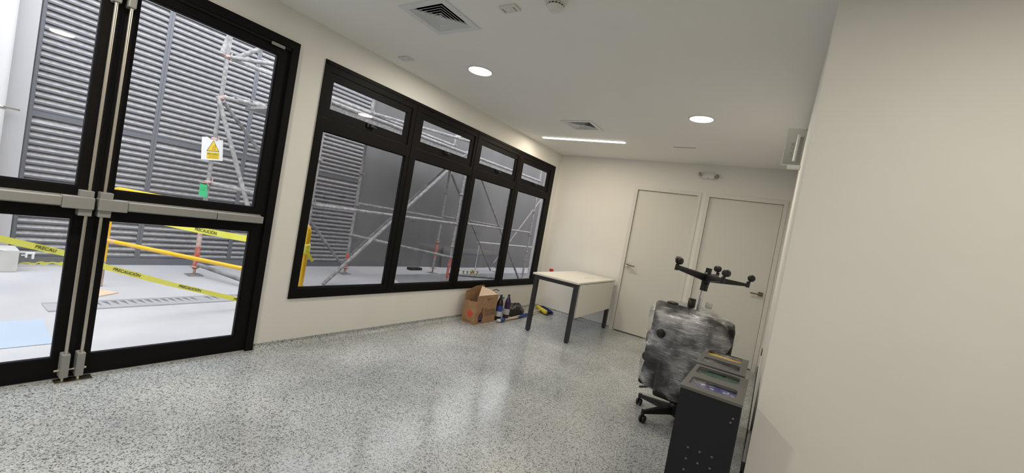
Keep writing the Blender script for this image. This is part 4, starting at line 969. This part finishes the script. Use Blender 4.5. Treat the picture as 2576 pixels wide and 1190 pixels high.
def ribbon(name, pts, w, label, txts, tilt=0.15):
    pts = [Vector(p) for p in pts]
    # subdivide
    q = []
    for a, b in zip(pts, pts[1:]): q += [a.lerp(b, i/6) for i in range(6)]
    q.append(pts[-1]); vs = []
    for i, p in enumerate(q):
        s_ = w/2; tw = tilt+0.10*math.sin(i*0.55); o = Vector((math.sin(tw), 0, math.cos(tw)))*s_
        vs += [p-o, p+o, p+o+Vector((0.001, 0, 0)), p-o+Vector((0.001, 0, 0))]
    mb = MB(); fs = []
    for i in range(len(q)-1):
        a = i*4
        for k in range(4): fs.append((a+k, a+(k+1) % 4, a+4+(k+1) % 4, a+4+k))
    fs += [(3, 2, 1, 0), tuple(range(len(q)*4-4, len(q)*4))]
    o = mb.add(vs, fs).build(name, TAPEY); tag(o, label, 'barrier tape')
    L = [0]
    for a, b in zip(q, q[1:]): L.append(L[-1]+(b-a).length)
    def at(s):
        for i in range(len(q)-1):
            if L[i+1] >= s: u = (s-L[i])/(L[i+1]-L[i]); return q[i].lerp(q[i+1], u), (q[i+1]-q[i]).normalized(), i
        return q[-1], (q[-1]-q[-2]).normalized(), len(q)-2
    for s, word in txts:
        p, d, i = at(s)
        tw = tilt+0.10*math.sin((i+0.5)*0.55)
        tx = text('lettering', word, TAPEK, w*0.72, frame_mtx(p+Vector((0.0035, 0, 0)), d, (math.sin(tw), 0, math.cos(tw))), o, ext=0.0008, sx=0.85)
    return o
W1 = 0.070
t1a = A+up_*0.70+Vector((0.026, 0, 0)); t1b = B+up_*0.70+Vector((0.026, 0, 0))
ribbon('barrier_tape', [t1a, t1a.lerp(t1b, 0.25)-up_*0.012, t1a.lerp(t1b, 0.5)-up_*0.02, t1a.lerp(t1b, 0.75)-up_*0.012, t1b], 0.060, 'yellow warning tape tied along the barrier, PRECAUCION lettering', [(0.44, 'PRECAUCIÓN'), (1.02, 'PRECAUCIÓN'), (1.60, 'PRECAUCIÓN')])
ribbon('barrier_tape', [(-1.2, -5.95, 0.70), (-1.2, -5.409, 0.558), (-1.2, -5.076, 0.461), (-1.2, -4.895, 0.376), (-1.2, -4.44, 0.218), (-1.2, -3.86, 0.040), (-1.2, -3.62, -0.02)], 0.048, 'yellow warning tape sagging down to the paving, lower of the two', [(0.35, 'PRECAUCIÓN'), (0.78, 'PRECAU'), (1.27, 'PRECAUCIÓN'), (1.74, 'PRECAUCIÓN'), (2.22, 'PRECAUCIÓN')], tilt=0.3)
# knotted tape on barrier end
kn = MB()
c0 = B+up_*0.70
for i in range(4): kn.lathe([(0.024, -0.02), (0.034, -0.005), (0.030, 0.012), (0.023, 0.02)], c0+up_*(0.02*i-0.03), 12, mtx=RX(0.2*i-0.3))
kn.add([c0+Vector((0.03, 0, 0)), c0+Vector((0.035, 0.03, -0.05)), c0+Vector((0.03, 0.075, -0.10)), c0+Vector((0.03, 0.05, -0.115)), c0+Vector((0.03, 0.0, -0.06))], [(0, 1, 2, 3, 4)])
tag(kn.build('tape_knot', TAPEY), 'knot of yellow tape around the rusty end leg of the barrier', 'tape')
cr_ = MB()
for k in range(3):
    pts = []; y = -5.03+k*0.14
    for i in range(14):
        u = i/13; pts.append(Vector((-3.24+0.03*math.sin(u*9+k), y+u*0.34, -0.03+0.018*abs(math.sin(u*11+k*2)))))
    for a, b in zip(pts, pts[1:]):
        w_ = Vector((0.010, 0, 0.011))
        cr_.add([a-w_, b-w_, b+w_, a+w_], [(0, 1, 2, 3)])
tag(cr_.build('fallen_tape', TAPEY), 'crumpled yellow tape lying along the foot of the louvred wall', 'tape')

# ---------------------------------------------------------------- far right outside: fittings, rail
ORD = ['first', 'second', 'third', 'fourth', 'fifth', 'sixth', 'seventh', 'last']
for i, (y, x) in enumerate([(0.93, -2.62), (1.12, -2.58), (1.19, -2.50), (1.28, -2.46), (1.36, -2.42), (1.50, -2.46), (1.58, -2.55), (1.62, -2.44)]):
    o = MB().lathe([(0.0, 0.0), (0.022, 0.0), (0.022, 0.015), (0.014, 0.02), (0.014, 0.07), (0.024, 0.075), (0.024, 0.10), (0.012, 0.105), (0, 0.105)], (x, y, -0.0495), 12).box(x-0.028, x+0.028, y-0.008, y+0.008, 0.03, 0.045).build('scaffold_fitting', BRASS)
    tag(o, ORD[i]+' small yellowish metal fitting standing on the paving, counted from the left', 'fitting', 'yellowish fittings on the paving')
t = thing('pipe_rail', (-3.0, 3.0, 0.2), 'thin pale metal rail frame beyond the two right-hand window bays', 'rail')
MB().tube([(-2.9, 2.02, 0.66), (-2.9, 5.2, 0.66)], 0.014).build('top_bar', PIPEW, t)
MB().tube([(-2.9, 2.12, -0.05), (-2.9, 2.12, 0.65)], 0.010).build('post', PIPEW, t); MB().tube([(-2.9, 5.1, -0.05), (-2.9, 5.1, 0.65)], 0.010).build('post', PIPEW, t)
o = MB().tube([(-2.50, 0.72, -0.022), (-2.05, 1.75, -0.022)], 0.024).build('loose_tube', GALVD); tag(o, 'loose scaffold tube lying on the paving near the small fittings', 'tube')
o = MB().box(-3.1, -2.98, 0.10, 0.42, -0.0495, 0.0).build('timber_block', BLACKPL, bevel=0.004); tag(o, 'dark low block lying at the foot of the far grey wall', 'block')
